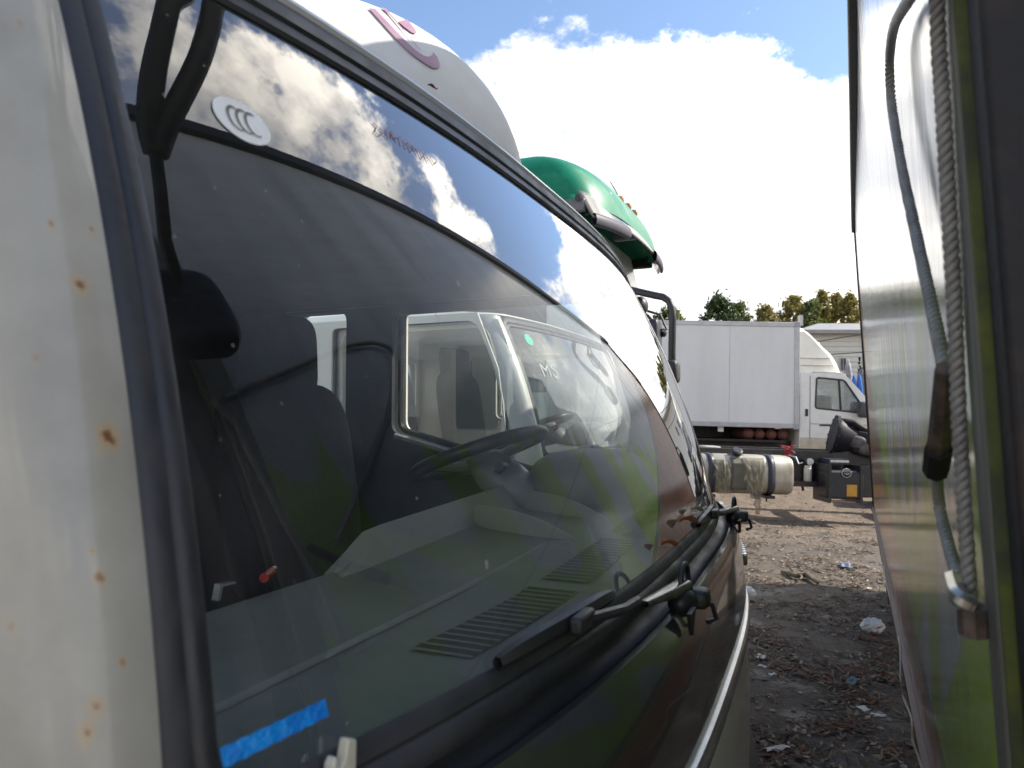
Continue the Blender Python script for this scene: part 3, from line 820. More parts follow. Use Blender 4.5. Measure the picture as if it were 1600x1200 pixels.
# chassis and load bed under and behind the cab
for y in (0.55, W - 0.55): MB().box(-5.4, -0.2, y - 0.04, y + 0.04, 0.50, 0.68).build('frame_rail', steel_dark, T)
MB().box(-5.5, -2.15, -0.1, W + 0.1, 0.80, 0.90).build('load_bed', steel_dark, T)
for yy in (0.05, W - 0.05):
    wheel(T, (-0.74, yy, 0.38), 0.38, 0.22)
    wheel(T, (-4.2, yy, 0.38), 0.38, 0.24)
for y0, y1 in ((-0.1, -0.07), (W + 0.07, W + 0.1)): MB().box(-5.5, -2.15, y0, y1, 0.90, 1.32).build('bed_side', white, T)
MB().box(-2.18, -2.15, -0.07, W + 0.07, 0.90, 1.5).build('bed_front', white, T)

# ---------------- second truck, parked alongside
OFF_P, OFF_S = -0.86, 2.79
T2 = empty('white_truck', L2W(OFF_P, OFF_S, .05), -A)
tag(T2, 'plain white cab-over truck seen through the first truck\'s windshield and far door window', 'truck')
white2 = mat('white_paint_clean', (0.58, 0.59, 0.56), 0.38, col2=(0.50, 0.50, 0.46), scale=3, coat=.5)
ws2 = cab(T2, white2, main=False)
wiper(T2, 0.76); wiper(T2, 1.62)
for yy in (0.05, W - 0.05):
    wheel(T2, (-0.74, yy, 0.38), 0.38, 0.22)
    wheel(T2, (-4.2, yy, 0.38), 0.38, 0.24)
for y in (0.55, W - 0.55): MB().box(-5.4, -0.2, y - 0.04, y + 0.04, 0.50, 0.68).build('frame_rail', steel_dark, T2)
MB().box(-5.5, -2.15, -0.1, W + 0.1, 0.80, 0.90).build('load_bed', steel_dark, T2)
for y0, y1 in ((-0.1, -0.07), (W + 0.07, W + 0.1)): MB().box(-5.5, -2.15, y0, y1, 0.90, 1.30).build('bed_side', white2, T2)

# ---------------- third truck: tall cab, green roof
GS, GP = 5.25, -1.25
G = empty('tall_truck', L2W(GP, GS), -A)
tag(G, 'tall long-haul truck with green high roof and grey sun visor behind the white trucks', 'truck')
green = mat('green_paint', (0.003, 0.15, 0.075), 0.42, col2=(0.005, 0.19, 0.10), scale=4, coat=.15, spec=.3)
g_white = mat('cab_white_streaked', (0.66, 0.70, 0.68), 0.35, col2=(0.52, 0.60, 0.58), scale=3, stretch=(1, 1, .15), coat=.4)
GW = 2.45
def gbody(a, b):
    # plan outline with rounded front corners, extruded up with a raked windshield zone
    z = 0.5 + 2.83 * b
    rake = 0.0 if z < 1.5 else -(z - 1.5) * 0.24
    pts = round_poly([(-2.3, 0.0), (0.0 + rake, 0.0), (0.0 + rake, GW), (-2.3, GW)], 0.28, 8)
    k = a * (len(pts) - 1); i = min(int(k), len(pts) - 2); t = k - i
    return (pts[i][0] * (1 - t) + pts[i + 1][0] * t, pts[i][1] * (1 - t) + pts[i + 1][1] * t, z)
MB().grid(gbody, 72, 12, wrap=False).build('cab_body', g_white, G, smooth=50)
def groof(a, b):
    ph = pi / 2 * b; zt = .62
    cr = cos(ph) ** 0.55
    x0, x1 = -2.3, -0.40
    pts = round_poly([(-1.0, 0.0), (1.0, 0.0), (1.0, 1.0), (-1.0, 1.0)], 0.35, 8)
    k = a * len(pts); i = int(k) % len(pts); t = k - int(k); j = (i + 1) % len(pts)
    px_ = pts[i][0] * (1 - t) + pts[j][0] * t; py_ = pts[i][1] * (1 - t) + pts[j][1] * t
    cx, cy = -1.06, GW / 2
    return (cx + (px_) * 0.98 * cr * (1.0 if px_ < 0 else 1.0) + (0.0 if px_ < 0 else -0.20 * b), cy + (py_ - .5) * GW * (0.55 + 0.45 * cr), 3.30 + zt * sin(ph) ** 0.9)
gr = MB().grid(groof, 64, 16, wrap=True).build('high_roof', green, G, smooth=50)
# raised green cheek on the side of the roof
def cheek(a, b):
    th = pi * 0.5 * a
    return (-0.62 - 1.2 * (1 - sin(th)) - 0.0, 0.03 - 0.05 * b, 3.05 + 0.46 * cos(th) * 1.0 if False else 3.05 + 0.46 * (1 - a ** 2.2))
MB().grid(lambda a, b: (-0.30 - 1.5 * (1 - a), 0.02 - 0.045 * sin(pi * min(1, b * 1.0) / 2), 3.28 + (0.42 * sqrt(max(0, 1 - a ** 2.4))) * (1 - b)), 24, 6).build('roof_cheek', green, gr, smooth=60)
# windscreen and side window, dark rubber
gg = mat('dark_glass', (0.02, 0.025, 0.028), 0.05, col2=(.03, .035, .04), scale=4)
MB().grid(lambda a, b: (0.012 - (1.62 + 1.25 * b - 1.5) * 0.24, 0.16 + (GW - 0.32) * a, 1.62 + 1.25 * b), 8, 6).build('windshield', gg, G)
MB().box(-1.55, -0.62, -0.012, -0.004, 1.75, 2.65).build('side_window', gg, G)
# sun visor: curved smoked sheet with brackets and a dark end arm
visor_m = mat('visor_acrylic', (0.11, 0.105, 0.095), 0.2, col2=(0.20, 0.185, 0.165), scale=3, stretch=(1, 6, .5), coat=.5)
visor_d = mat('visor_arm_plastic', (0.022, 0.023, 0.036), 0.45, col2=(0.03, 0.03, 0.045), scale=12)
def vis(a, b):
    s = -0.06 + (GW + 0.12) * a; q = abs(2 * a - 1)
    x = -0.16 + 0.13 * b - 0.16 * q ** 3.0
    return (x, s, 3.42 - 0.24 * b + 0.02 * (1 - q ** 2))
VS = MB().grid(vis, 36, 6).build('sun_visor', visor_m, G, smooth=60, solid=0.012)
for a0, a1 in ((0.0, 0.24), (0.62, 0.86)):
    def arm(a, b, a0=a0, a1=a1):
        v0 = Vector(vis(a0 + (a1 - a0) * a, 1.0)); th = 2 * pi * b
        return v0 + Vector((0.025 * cos(th) + .01, 0, 0.055 * sin(th) - 0.02))
    MB().grid(arm, 12, 10).build('visor_arm', visor_d, VS, smooth=60)
for a0 in (0.01, 0.47, 0.97):
    v0 = Vector(vis(a0, 0.0)); v1 = Vector(vis(a0, 0.75))
    MB().box(-0.13, 0.10, -0.03, 0.03, -0.055, 0.055, Matrix.Translation((v0 + v1) / 2 + Vector((-.10, 0, -0.03)))).build('visor_bracket', steel_dark if a0 > .9 else mat('bracket_grey', (0.10, 0.10, 0.11), .5, col2=(.14, .14, .15), scale=9), VS, bevel=.015)
    MB().lathe([(0.028, 0.0), (0.028, 0.012)], (v0 + v1) / 2 + Vector((-.05, -0.052, 0.02)), axis='Y', n=14).build('bolt_recess', rubber, VS)
# number lamp plate on the roof, amber markers, aerial
amber = mat('amber_lens', (0.50, 0.16, 0.04), 0.2, col2=(.6, .18, .02), scale=20, coat=.5)
lampbody = mat('lamp_body', (0.30, 0.29, 0.24), 0.4, col2=(.24, .23, .2), scale=20)
MB().box(-0.09, 0.09, -0.10, 0.10, -0.035, 0.035, Matrix.Translation((-0.26, 0.55, 3.55)) @ Matrix.Rotation(radians(35), 4, 'Y')).build('roof_lamp', lampbody, gr, bevel=.02)
for (u, v, s) in ((967, 312, 6.2), (979, 323, 6.55), (989, 333, 6.9)):
    q = at_s(u, v, s); lx, ly, lz = q.x - GP, q.y - GS, q.z
    k = MB().ellipsoid((lx, ly, lz), (0.045, 0.036, 0.034), 14, 10, e=.7).build('marker_lamp', lampbody, gr, smooth=60)
    MB().ellipsoid((lx + 0.024, ly - .004, lz - 0.003), (0.029, 0.033, 0.031), 14, 10, e=.8).build('lens', amber, k, smooth=60)
    MB().tube([(lx - .02, ly, lz - .02), (lx - 0.10, ly, lz - 0.05), (lx - 0.34, ly, lz - 0.10)], 0.02, 8).build('lamp_stem', lampbody, k)
q = at_s(962, 296, 6.15)
MB().tube([(q.x - GP + .02, q.y - GS, q.z - 0.05), (q.x - GP - 0.05, q.y - GS, q.z + 0.08)], 0.005, 6).build('aerial', rubber, gr)
# mirror loop arm with kerb mirror, and the flat side mirror on the near corner
def g_at(u, v, s): q = at_s(u, v, s); return (q.x - GP, q.y - GS, q.z)
loop = [g_at(960, 445, 5.12), g_at(985, 453, 5.1), g_at(1025, 462, 5.08), g_at(1036, 464, 5.07), g_at(1045, 470, 5.06), g_at(1050, 482, 5.05), g_at(1051, 500, 5.05), g_at(1050, 540, 5.05), g_at(1050, 575, 5.05), g_at(1048, 590, 5.06)]
MA = MB().tube(loop, 0.028, 12).build('mirror_arm', black_plastic, G, smooth=60)
q = Vector(g_at(1050, 581, 5.06))
MB().ellipsoid(q, (0.055, 0.09, 0.088), 20, 12, e=.45).build('kerb_mirror', black_plastic, MA, smooth=50)
q = Vector(g_at(1024, 525, 5.15))
MB().ellipsoid(q, (0.04, 0.10, 0.13), 20, 12, e=.4).build('side_mirror', visor_d, MA, smooth=50)
q = Vector(g_at(1036, 520, 5.2)); MB().ellipsoid(q, (0.03, 0.05, 0.035), 12, 8).build('mirror_joint', black_plastic, MA)
q = Vector(g_at(1001, 478, 5.15)); MB().ellipsoid(q, (0.06, 0.08, 0.075), 16, 10).build('wide_mirror', black_plastic, MA, smooth=60)
MB().tube([g_at(1000, 480, 5.2), g_at(1018, 500, 5.2), g_at(1024, 515, 5.2)], 0.012, 6).build('mirror_stay', black_plastic, MA)
MB().tube([g_at(1012, 486, 5.22), g_at(1032, 492, 5.2), g_at(1042, 515, 5.18)], 0.010, 6).build('mirror_stay', black_plastic, MA)
for yy in (0.15, GW - 0.15):
    wheel(G, (-0.9, yy, 0.5), 0.5, 0.3)
    wheel(G, (-4.6, yy, 0.5), 0.5, 0.3)
for y in (0.8, GW - 0.8): MB().box(-6.5, -0.4, y - 0.05, y + 0.05, 0.72, 0.98).build('frame_rail', steel_dark, G)
MB().box(-0.35, 0.04, 0.04, GW - .04, 0.30, 0.52).build('bumper', black_plastic, G, bevel=.03)
# ---------------- second truck's windshield: reflected lettering painted on the glass, and a sticker
reflect_w = mat('reflection_white', (0.42, 0.44, 0.43), 0.5, col2=(.36, .38, .37), scale=30)
decal_g = mat('green_decal', (0.03, 0.45, 0.30), 0.5, col2=(.04, .5, .34), scale=30)
def on_ws2(s, z, lift=0.002): return (WS(s, z) + lift, s, z)
def stroke2(pts, w=0.012):
    v = [on_ws2(a, b) for a, b in pts]; mb = MB()
    for i in range(len(pts) - 1):
        a, b = Vector(pts[i]), Vector(pts[i + 1]); d = (b - a).normalized(); n = Vector((-d.y, d.x)) * w / 2; a -= d * w * .3; b += d * w * .3
        mb.add([on_ws2(*(a + n)), on_ws2(*(b + n)), on_ws2(*(b - n)), on_ws2(*(a - n))], [(0, 1, 2, 3)])
    return mb
mz, mh, ms = 1.70, 0.06, 0.20
stroke2([(ms, mz), (ms, mz + mh), (ms + .035, mz + .03), (ms + .07, mz + mh), (ms + .07, mz)]).build('reflection_letter', reflect_w, ws2)
stroke2([(ms + .155, mz + .066), (ms + .135, mz + mh), (ms + .11, mz + mh), (ms + .10, mz + .055), (ms + .15, mz + .028), (ms + .14, mz), (ms + .11, mz), (ms + .097, mz + .012)]).build('reflection_letter', reflect_w, ws2)
MB().grid(lambda a, b: on_ws2(0.20 + .035 * b * cos(2 * pi * a), 1.885 + .03 * b * sin(2 * pi * a)), 24, 2).build('sticker', decal_g, ws2)

# ---------------- small things on the first truck
tape_m = mat('blue_tape', (0.0, 0.16, 0.55), 0.35, col2=(0.0, 0.26, 0.70), scale=60, fac=(.4, .6), bump=.3, bscale=150)
ta, tb = on_glass(334, 1182), on_glass(506, 1104)
def tapef(a, b):
    p0 = Vector((ta.y, ta.z)); p1 = Vector((tb.y, tb.z)); d = (p1 - p0); n = Vector((-d.y, d.x)).normalized() * 0.011
    q = p0 + d * a + n * (b - .5) * (1 + .08 * sin(a * 40))
    return on_ws(q.x, q.y, 0.002)
tag(MB().grid(tapef, 16, 2).build('tape_strip', tape_m, ws_main), 'bright blue tape strip near the lower corner', None)
clip_m = mat('cream_plastic', (0.62, 0.58, 0.44), 0.5, col2=(.5, .46, .34), scale=40)
q = on_glass(508, 1185)
Kc = empty('plastic_clip', L2W(q.x + 0.012, q.y, q.z - 0.012), -A)
tag(Kc, 'broken cream plastic clip standing at the foot of the nearest windshield', 'clip')
MB().prism([(-0.016, -0.03), (0.012, -0.03), (0.013, 0.022), (0.004, 0.026), (0.0, 0.012), (-0.006, 0.010), (-0.008, 0.020), (-0.012, 0.016)], -0.004, 0.004, 'X').build('clip_body', clip_m, Kc, bevel=.0015)
MB().box(-0.004, 0.010, -0.012, 0.006, -0.03, -0.012).build('clip_foot', clip_m, Kc, bevel=.0015)
red_pl = mat('red_plastic', (0.45, 0.03, 0.02), 0.25, col2=(.5, .05, .03), scale=40, coat=.4)
q = at_z(418, 900, 1.295)
Lt = empty('cigarette_lighter', L2W(q.x, q.y, 1.288), -A + .5)
tag(Lt, 'small red lighter lying on the rear edge of the dark dashboard', 'lighter')
MB().tube([(0, -.022, .009), (0, .026, .009)], .0075, 12).build('lighter_body', red_pl, Lt)
MB().tube([(0, .026, .009), (0, .038, .009)], .007, 12).build('lighter_cap', chrome, Lt)
q = at_z(338, 932, 1.295)
Br = empty('metal_bracket', L2W(q.x, q.y, 1.29), -A)
tag(Br, 'small bent light-metal bracket on the dashboard beside the rusty pillar', 'bracket')
MB().prism([(-.003, 0), (.002, .022), (.03, .02), (.03, .017), (.006, .018), (.002, 0)], -.006, .006, 'X').build('bracket_plate', silver, Br)
leaf_or = mat('leaf_orange', (0.42, 0.14, 0.05), 0.6, col2=(.5, .24, .10), scale=60)
def leaf(name, lab, u, v, off, sz, m_):
    q = on_glass(u, v); o = empty(name, L2W(q.x + off, q.y, q.z), -A + 1)
    tag(o, lab, 'leaf')
    MB().grid(lambda a, b: (sz * (a - .5) * 2, sz * .55 * (b - .5) * 2 * sin(pi * (a * .92 + .04)), .35 * sz * (b - .5) ** 2 * 4 + .2 * sz * sin(5 * a)), 8, 4).build('leaf_blade', m_, o, smooth=60)
    MB().tube([(sz, 0, .2 * sz * sin(5)), (sz * 1.5, 0, 0)], .001, 5).build('leaf_stalk', m_, o)
leaf('fallen_leaf', 'curled orange leaf caught at the wiper blade farther from the camera', 1064, 815, .014, .024, leaf_or)
leaf('fallen_leaf', 'small rusty leaf lying at the left end of the farther wiper blade', 1030, 850, .016, .018, leaf_or)
leaf('fallen_leaf', 'pale dry leaf standing behind the farther wiper arm', 1078, 797, .014, .018, mat('leaf_pale', (.5, .5, .38), .6, col2=(.4, .4, .3), scale=40))
leaf('fallen_leaf', 'dark red leaf on the black roof seal of the nearest truck', 655, 140, .02, .006, mat('leaf_dark', (.10, .03, .02), .6, col2=(.14, .05, .03), scale=60))

# ==================================================================== ground
def sm(a, b, x):
    t = max(0, min(1, (x - a) / (b - a))); return t * t * (3 - 2 * t)
def gh(x, y):
    h = 0.04 * (noise.noise((x * .5, y * .5, 1)))
    h += -(x - 3.4) * 0.03 * sm(7.5, 10, y) * (1 - sm(25, 60, y)) * (1 if abs(x) < 40 else 0)
    h += 0.33 * sm(11.2, 13.2, y)
    return h
def gfine(x, y):
    h = gh(x, y)
    if -3 < x < 9 and 1 < y < 16:
        n = noise.fractal((x * 3, y * 3, 4), 1.0, 2.0, 5)
        h += 0.010 * n + 0.012 * max(0, noise.noise((x * 9, y * 9, 2)) - .15) + 0.006 * max(0, noise.noise((x * 22, y * 22, 7)))
    return h
def steps(a, b, d, far):
    out = []; x = a
    while x < b: out.append(x); x += d
    out.append(b)
    g = d; x = b; up = []
    while x < far: g *= 1.22; x += g; up.append(x)
    g = d; x = a; dn = []
    while x > -far: g *= 1.22; x -= g; dn.append(x)
    return dn[::-1] + out + up
gx = steps(-0.5, 6.5, 0.034, 900); gy = steps(1.8, 13.5, 0.042, 900)
vs = [(x, y, gfine(x, y)) for x in gx for y in gy]
w_ = len(gy)
fs = [(i * w_ + j, (i + 1) * w_ + j, (i + 1) * w_ + j + 1, i * w_ + j + 1) for i in range(len(gx) - 1) for j in range(w_ - 1)]
def ground_mat():
    m = bpy.data.materials.new('dirt_ground'); m.use_nodes = True
    N, L, b = nodes_of(m); tc = N.new('ShaderNodeTexCoord'); v = tc.outputs['Object']
    def nz(sc, det=8, rg=.65):
        n = N.new('ShaderNodeTexNoise'); n.inputs['Scale'].default_value = sc; n.inputs['Detail'].default_value = det; n.inputs['Roughness'].default_value = rg
        L.new(v, n.inputs['Vector']); return n.outputs['Fac']
    def rng(x, a, c, d=0., e=1.):
        r = N.new('ShaderNodeMapRange'); L.new(x, r.inputs['Value']); r.interpolation_type = 'SMOOTHSTEP'
        r.inputs['From Min'].default_value = a; r.inputs['From Max'].default_value = c; r.inputs['To Min'].default_value = d; r.inputs['To Max'].default_value = e
        return r.outputs['Result']
    def mixc(f, a, c):
        k = N.new('ShaderNodeMix'); k.data_type = 'RGBA'; L.new(f, k.inputs['Factor'])
        for nm, val in (('A', a), ('B', c)):
            if isinstance(val, tuple): k.inputs[nm].default_value = (*val, 1)
            else: L.new(val, k.inputs[nm])
        return k.outputs['Result']
    def Mt(op, a, c=None, cl=False):
        k = N.new('ShaderNodeMath'); k.operation = op; k.use_clamp = cl
        for i, x in enumerate((a, c)):
            if x is None: continue
            if isinstance(x, (int, float)): k.inputs[i].default_value = x
            else: L.new(x, k.inputs[i])
        return k.outputs[0]
    sp = N.new('ShaderNodeSeparateXYZ'); L.new(v, sp.inputs[0])
    dry = mixc(rng(nz(6), .35, .68), (.205, .155, .112), (.125, .092, .067))
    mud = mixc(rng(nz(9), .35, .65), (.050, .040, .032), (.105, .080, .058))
    # alley: damp trodden mud with shade painted into it; open yard: dry sand
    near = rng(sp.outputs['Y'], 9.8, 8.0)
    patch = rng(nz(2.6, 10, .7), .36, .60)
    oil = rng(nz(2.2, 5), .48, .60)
    wet_shade = Mt('MAXIMUM', Mt('MULTIPLY', near, Mt('ADD', Mt('MULTIPLY', patch, .42), .56)), Mt('MULTIPLY', oil, rng(sp.outputs['Y'], 11.5, 9.5)), True)
    col = mixc(wet_shade, dry, mud)
    gr_ = rng(nz(70, 4), .56, .66)
    col = mixc(Mt('MULTIPLY', gr_, .5), col, (.27, .24, .20))
    gr2 = rng(nz(34, 4), .57, .64)
    col = mixc(Mt('MULTIPLY', gr2, .55), col, (.035, .028, .024))
    L.new(col, b.inputs['Base Color'])
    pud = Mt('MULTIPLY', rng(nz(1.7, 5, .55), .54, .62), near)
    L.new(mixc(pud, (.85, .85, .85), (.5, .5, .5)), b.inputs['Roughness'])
    bp = N.new('ShaderNodeBump'); bp.inputs['Strength'].default_value = .7; bp.inputs['Distance'].default_value = .025
    L.new(Mt('ADD', nz(28, 8), Mt('MULTIPLY', nz(9, 5), .8)), bp.inputs['Height']); L.new(bp.outputs[0], b.inputs['Normal'])
    return m
gd = MB(); gd.v = vs; gd.f = fs
me = bpy.data.meshes.new('ground'); me.from_pydata(vs, [], fs); me.update()
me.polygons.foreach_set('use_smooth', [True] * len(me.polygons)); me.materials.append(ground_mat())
go = bpy.data.objects.new('ground', me); C.objects.link(go); go['kind'] = 'structure'; go['label'] = 'trodden dirt yard, damp, darkened for shade and littered between the trucks'

# ==================================================================== printed box truck on the right
AB = atan(0.486); LEAN = radians(2.23); BK = 1.0
B = empty('box_truck', (.160 + .486 * .48, .48, 0), -AB, ry=-LEAN)
tag(B, 'box truck with glossy green, white and brown printed side along the right edge', 'truck')
BL, BZ0, BZ1, BW = 4.88, .93, 2.88, 2.2
def print_mat():
    m = bpy.data.materials.new('printed_panel'); m.use_nodes = True
    N, L, b = nodes_of(m); tc = N.new('ShaderNodeTexCoord'); v = tc.outputs['Object']
    sp = N.new('ShaderNodeSeparateXYZ'); L.new(v, sp.inputs[0]); Y0, Z0 = sp.outputs['Y'], sp.outputs['Z']
    def Mt(op, a, c=None, cl=False):
        k = N.new('ShaderNodeMath'); k.operation = op; k.use_clamp = cl
        for i, x in enumerate((a, c)):
            if x is None: continue
            if isinstance(x, (int, float)): k.inputs[i].default_value = x
            else: L.new(x, k.inputs[i])
        return k.outputs[0]
    def step(x, a, w=.02):
        r = N.new('ShaderNodeMapRange'); r.interpolation_type = 'SMOOTHSTEP'; L.new(x, r.inputs['Value'])
        r.inputs['From Min'].default_value = a - w; r.inputs['From Max'].default_value = a + w
        return r.outputs['Result']
    def mixc(f, a, c):
        k = N.new('ShaderNodeMix'); k.data_type = 'RGBA'; L.new(f, k.inputs['Factor'])
        for nm, val in (('A', a), ('B', c)):
            if isinstance(val, tuple): k.inputs[nm].default_value = (*val, 1)
            else: L.new(val, k.inputs[nm])
        return k.outputs['Result']
    def nz(sc, st=(1, 1, 1), det=4):
        mp = N.new('ShaderNodeMapping'); mp.inputs['Scale'].default_value = st; L.new(v, mp.inputs[0])
        n = N.new('ShaderNodeTexNoise'); n.inputs['Scale'].default_value = sc; n.inputs['Detail'].default_value = det
        L.new(mp.outputs[0], n.inputs['Vector']); return n.outputs['Fac']
    Y_ = Mt('DIVIDE', Y0, BK); Z_ = Mt('ADD', Mt('DIVIDE', Mt('SUBTRACT', Z0, H), BK), H)
    yb = Mt('SUBTRACT', Y_, 0.13)
    ybm = Mt('MAXIMUM', yb, 0.0)
    brown_top = Mt('ADD', Mt('MULTIPLY', Mt('MULTIPLY', ybm, ybm), .07), 1.02)
    d_br = Mt('SUBTRACT', brown_top, Z_)                       # >0 inside the brown
    wave = Mt('MULTIPLY', Mt('SINE', Mt('ADD', Mt('MULTIPLY', Y_, 2.6), Mt('MULTIPLY', Z_, 1.2))), .20)
    green_top = Mt('ADD', Mt('ADD', wave, 1.52), Mt('MULTIPLY', Mt('SUBTRACT', nz(1.6), .5), .7))
    d_gr = Mt('SUBTRACT', green_top, Z_)
    # leaf shaped blades in the white field
    bl = Mt('SINE', Mt('ADD', Mt('MULTIPLY', Y_, 15.0), Mt('MULTIPLY', Z_, 4.0)))
    blz = Mt('SUBTRACT', 1.86, Mt('ADD', Z_, Mt('MULTIPLY', bl, .16)))
    blade = Mt('MULTIPLY', step(bl, .35, .1), step(blz, 0.0, .02))
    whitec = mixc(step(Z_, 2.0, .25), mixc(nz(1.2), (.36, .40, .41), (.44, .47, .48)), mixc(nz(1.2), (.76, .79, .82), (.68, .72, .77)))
    greenc = mixc(nz(2.4), (.24, .46, .008), (.38, .54, .02))
    brownc = mixc(nz(3.0, (1, .4, 1)), (.30, .10, .055), (.42, .18, .085))
    col = mixc(Mt('MULTIPLY', blade, .85), whitec, greenc)
    lens = Mt('MULTIPLY', step(d_gr, 0.0), Mt('SUBTRACT', 1.0, Mt('MULTIPLY', step(Mt('SINE', Mt('ADD', Mt('MULTIPLY', Y_, 5.2), Mt('MULTIPLY', Z_, 9.0))), .55, .05), .9)))
    col = mixc(lens, col, greenc)
    ln = Mt('LESS_THAN', Mt('ABSOLUTE', Mt('SUBTRACT', Z_, Mt('ADD', Mt('MULTIPLY', Y_, .36), 1.20))), .003)
    col = mixc(Mt('MULTIPLY', ln, .5), col, (.03, .025, .03))
    edge_ = Mt('LESS_THAN', Mt('ABSOLUTE', Mt('ADD', d_br, .02)), .016)
    col = mixc(step(d_br, 0.0, .012), col, brownc)
    col = mixc(Mt('MULTIPLY', edge_, .8), col, (.07, .05, .035))
    dirt = nz(9, (1, 1, .18), 8)
    r = N.new('ShaderNodeMapRange'); L.new(dirt, r.inputs['Value']); r.inputs['From Min'].default_value = .45; r.inputs['From Max'].default_value = .8; r.inputs['To Max'].default_value = .45
    col = mixc(r.outputs['Result'], col, (.22, .20, .16))
    L.new(col, b.inputs['Base Color'])
    rr = N.new('ShaderNodeMapRange'); L.new(nz(26, (1, 1, .06), 6), rr.inputs['Value']); rr.inputs['From Min'].default_value = .3; rr.inputs['From Max'].default_value = .7; rr.inputs['To Min'].default_value = .09; rr.inputs['To Max'].default_value = .2
    L.new(rr.outputs['Result'], b.inputs['Roughness'])
    bp = N.new('ShaderNodeBump'); bp.inputs['Strength'].default_value = .10; bp.inputs['Distance'].default_value = .02
    L.new(nz(5, (1, 1, .12)), bp.inputs['Height']); L.new(bp.outputs[0], b.inputs['Normal'])
    b.inputs['Coat Weight'].default_value = .12; b.inputs['Coat Roughness'].default_value = .08; b.inputs['Specular IOR Level'].default_value = .42
    return m
pm = print_mat()
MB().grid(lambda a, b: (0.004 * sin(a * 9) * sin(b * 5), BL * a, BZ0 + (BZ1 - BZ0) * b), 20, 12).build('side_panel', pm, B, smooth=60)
alu = mat('weathered_aluminium', (0.20, 0.20, 0.17), 0.5, metal=.3, col2=(.13, .13, .10), scale=9, stretch=(1, 1, .2))
yel = mat('yellow_green_tape', (0.13, 0.155, 0.015), 0.6, col2=(.05, .06, .025), scale=14, fac=(.35, .6))
rusty = mat('rusty_black_frame', (0.014, 0.013, 0.013), 0.7, col2=(0.05, 0.028, 0.018), scale=12, fac=(.5, .75), bump=.2, bscale=50)
blk = mat('black_edge_trim', (0.014, 0.013, 0.015), .5, col2=(.02, .02, .022), scale=20)
MB().box(-0.008, 0.006, -0.045, 0.0, BZ0 - .03, BZ1 - .04).build('corner_profile', alu, B, bevel=.004)
MB().box(-0.006, 0.004, -0.054, -0.047, BZ0 - .03, BZ1 - .04).build('edge_tape', yel, B)
MB().box(0.0, BW, -0.10, -0.056, BZ0 - .05, BZ1 + .02).build('rear_frame', rusty, B, bevel=.004)
for i in range(3): MB().box(0.12 + i * .7, 0.16 + i * .7, -0.135, -0.10, BZ0 + .05, BZ1 - .1).build('door_bar', rusty, B, bevel=.01)
MB().box(0.02, BW - .02, 0.0, BL - .01, BZ1 - .06, BZ1 + .02).build('box_roof', white2, B)
MB().box(BW - .02, BW, 0.0, BL, BZ0, BZ1).build('far_panel', white2, B)
MB().box(0.01, BW - .01, BL - .04, BL - .005, BZ0, BZ1).build('box_front', white2, B)
MB().box(0.01, BW - .02, 0.0, BL - .05, BZ0 - .02, BZ0 + .03).build('box_floor', steel_dark, B)
MB().prism([(-.012, BZ1), (.03, BZ1), (.03, BZ0 - .02), (-.008, BZ0 - .02)], BL - .004, BL + .02, 'Y').build('front_corner_trim', blk, B)
MB().box(-0.026, 0.004, -.02, BL + .02, BZ1 - .03, BZ1 + .035).build('top_rail', blk, B, bevel=.006)
MB().box(-0.012, 0.012, 0.003, BL - .01, BZ0 - .035, BZ0 - .003).build('bottom_rail', mat('brown_rail', (.16, .07, .045), .5, col2=(.10, .05, .035), scale=5, stretch=(1, .2, 1)), B)
for x in (0.75, 1.5): MB().box(x - .04, x + .04, -0.05, BL + 2.0, .70, .95).build('frame_rail', steel_dark, B)
for yy in (0.7, BL + 1.1):
    for x in (0.2, BW - .2):
        wl = wheel(B, (x, yy, .42), .42, .26); wl.rotation_euler = (0, 0, pi / 2)
# its cab, hidden ahead of the box
cabw = mat('cab_white', (.7, .7, .68), .3, col2=(.6, .6, .57), scale=4, coat=.4)
pts = round_poly([(BL + .12, .62), (BL + 2.05, .62), (BL + 2.05, 1.55), (BL + 1.72, 2.5), (BL + .12, 2.55)], .12)
MB().prism(pts, 0.18, BW - .18, 'X').build('cab_body', cabw, B, smooth=40)
MB().box(.174, .182, BL + .55, BL + 1.5, 1.55, 2.3).build('side_window', gg, B)
MB().grid(lambda a, b: (.3 + (BW - .6) * a, BL + 2.055 - .33 * b + .01, 1.6 + .85 * b), 4, 2).build('windshield', gg, B)
Mi = MB().ellipsoid((0.075, BL + 1.35, 1.56), (.05, .06, .14), 18, 12, e=.5).build('mirror', black_plastic, B, smooth=50)
MB().tube([(.2, BL + 1.35, 1.75), (.09, BL + 1.36, 1.77), (.06, BL + 1.35, 1.7)], .014, 8).build('mirror_arm', black_plastic, Mi)

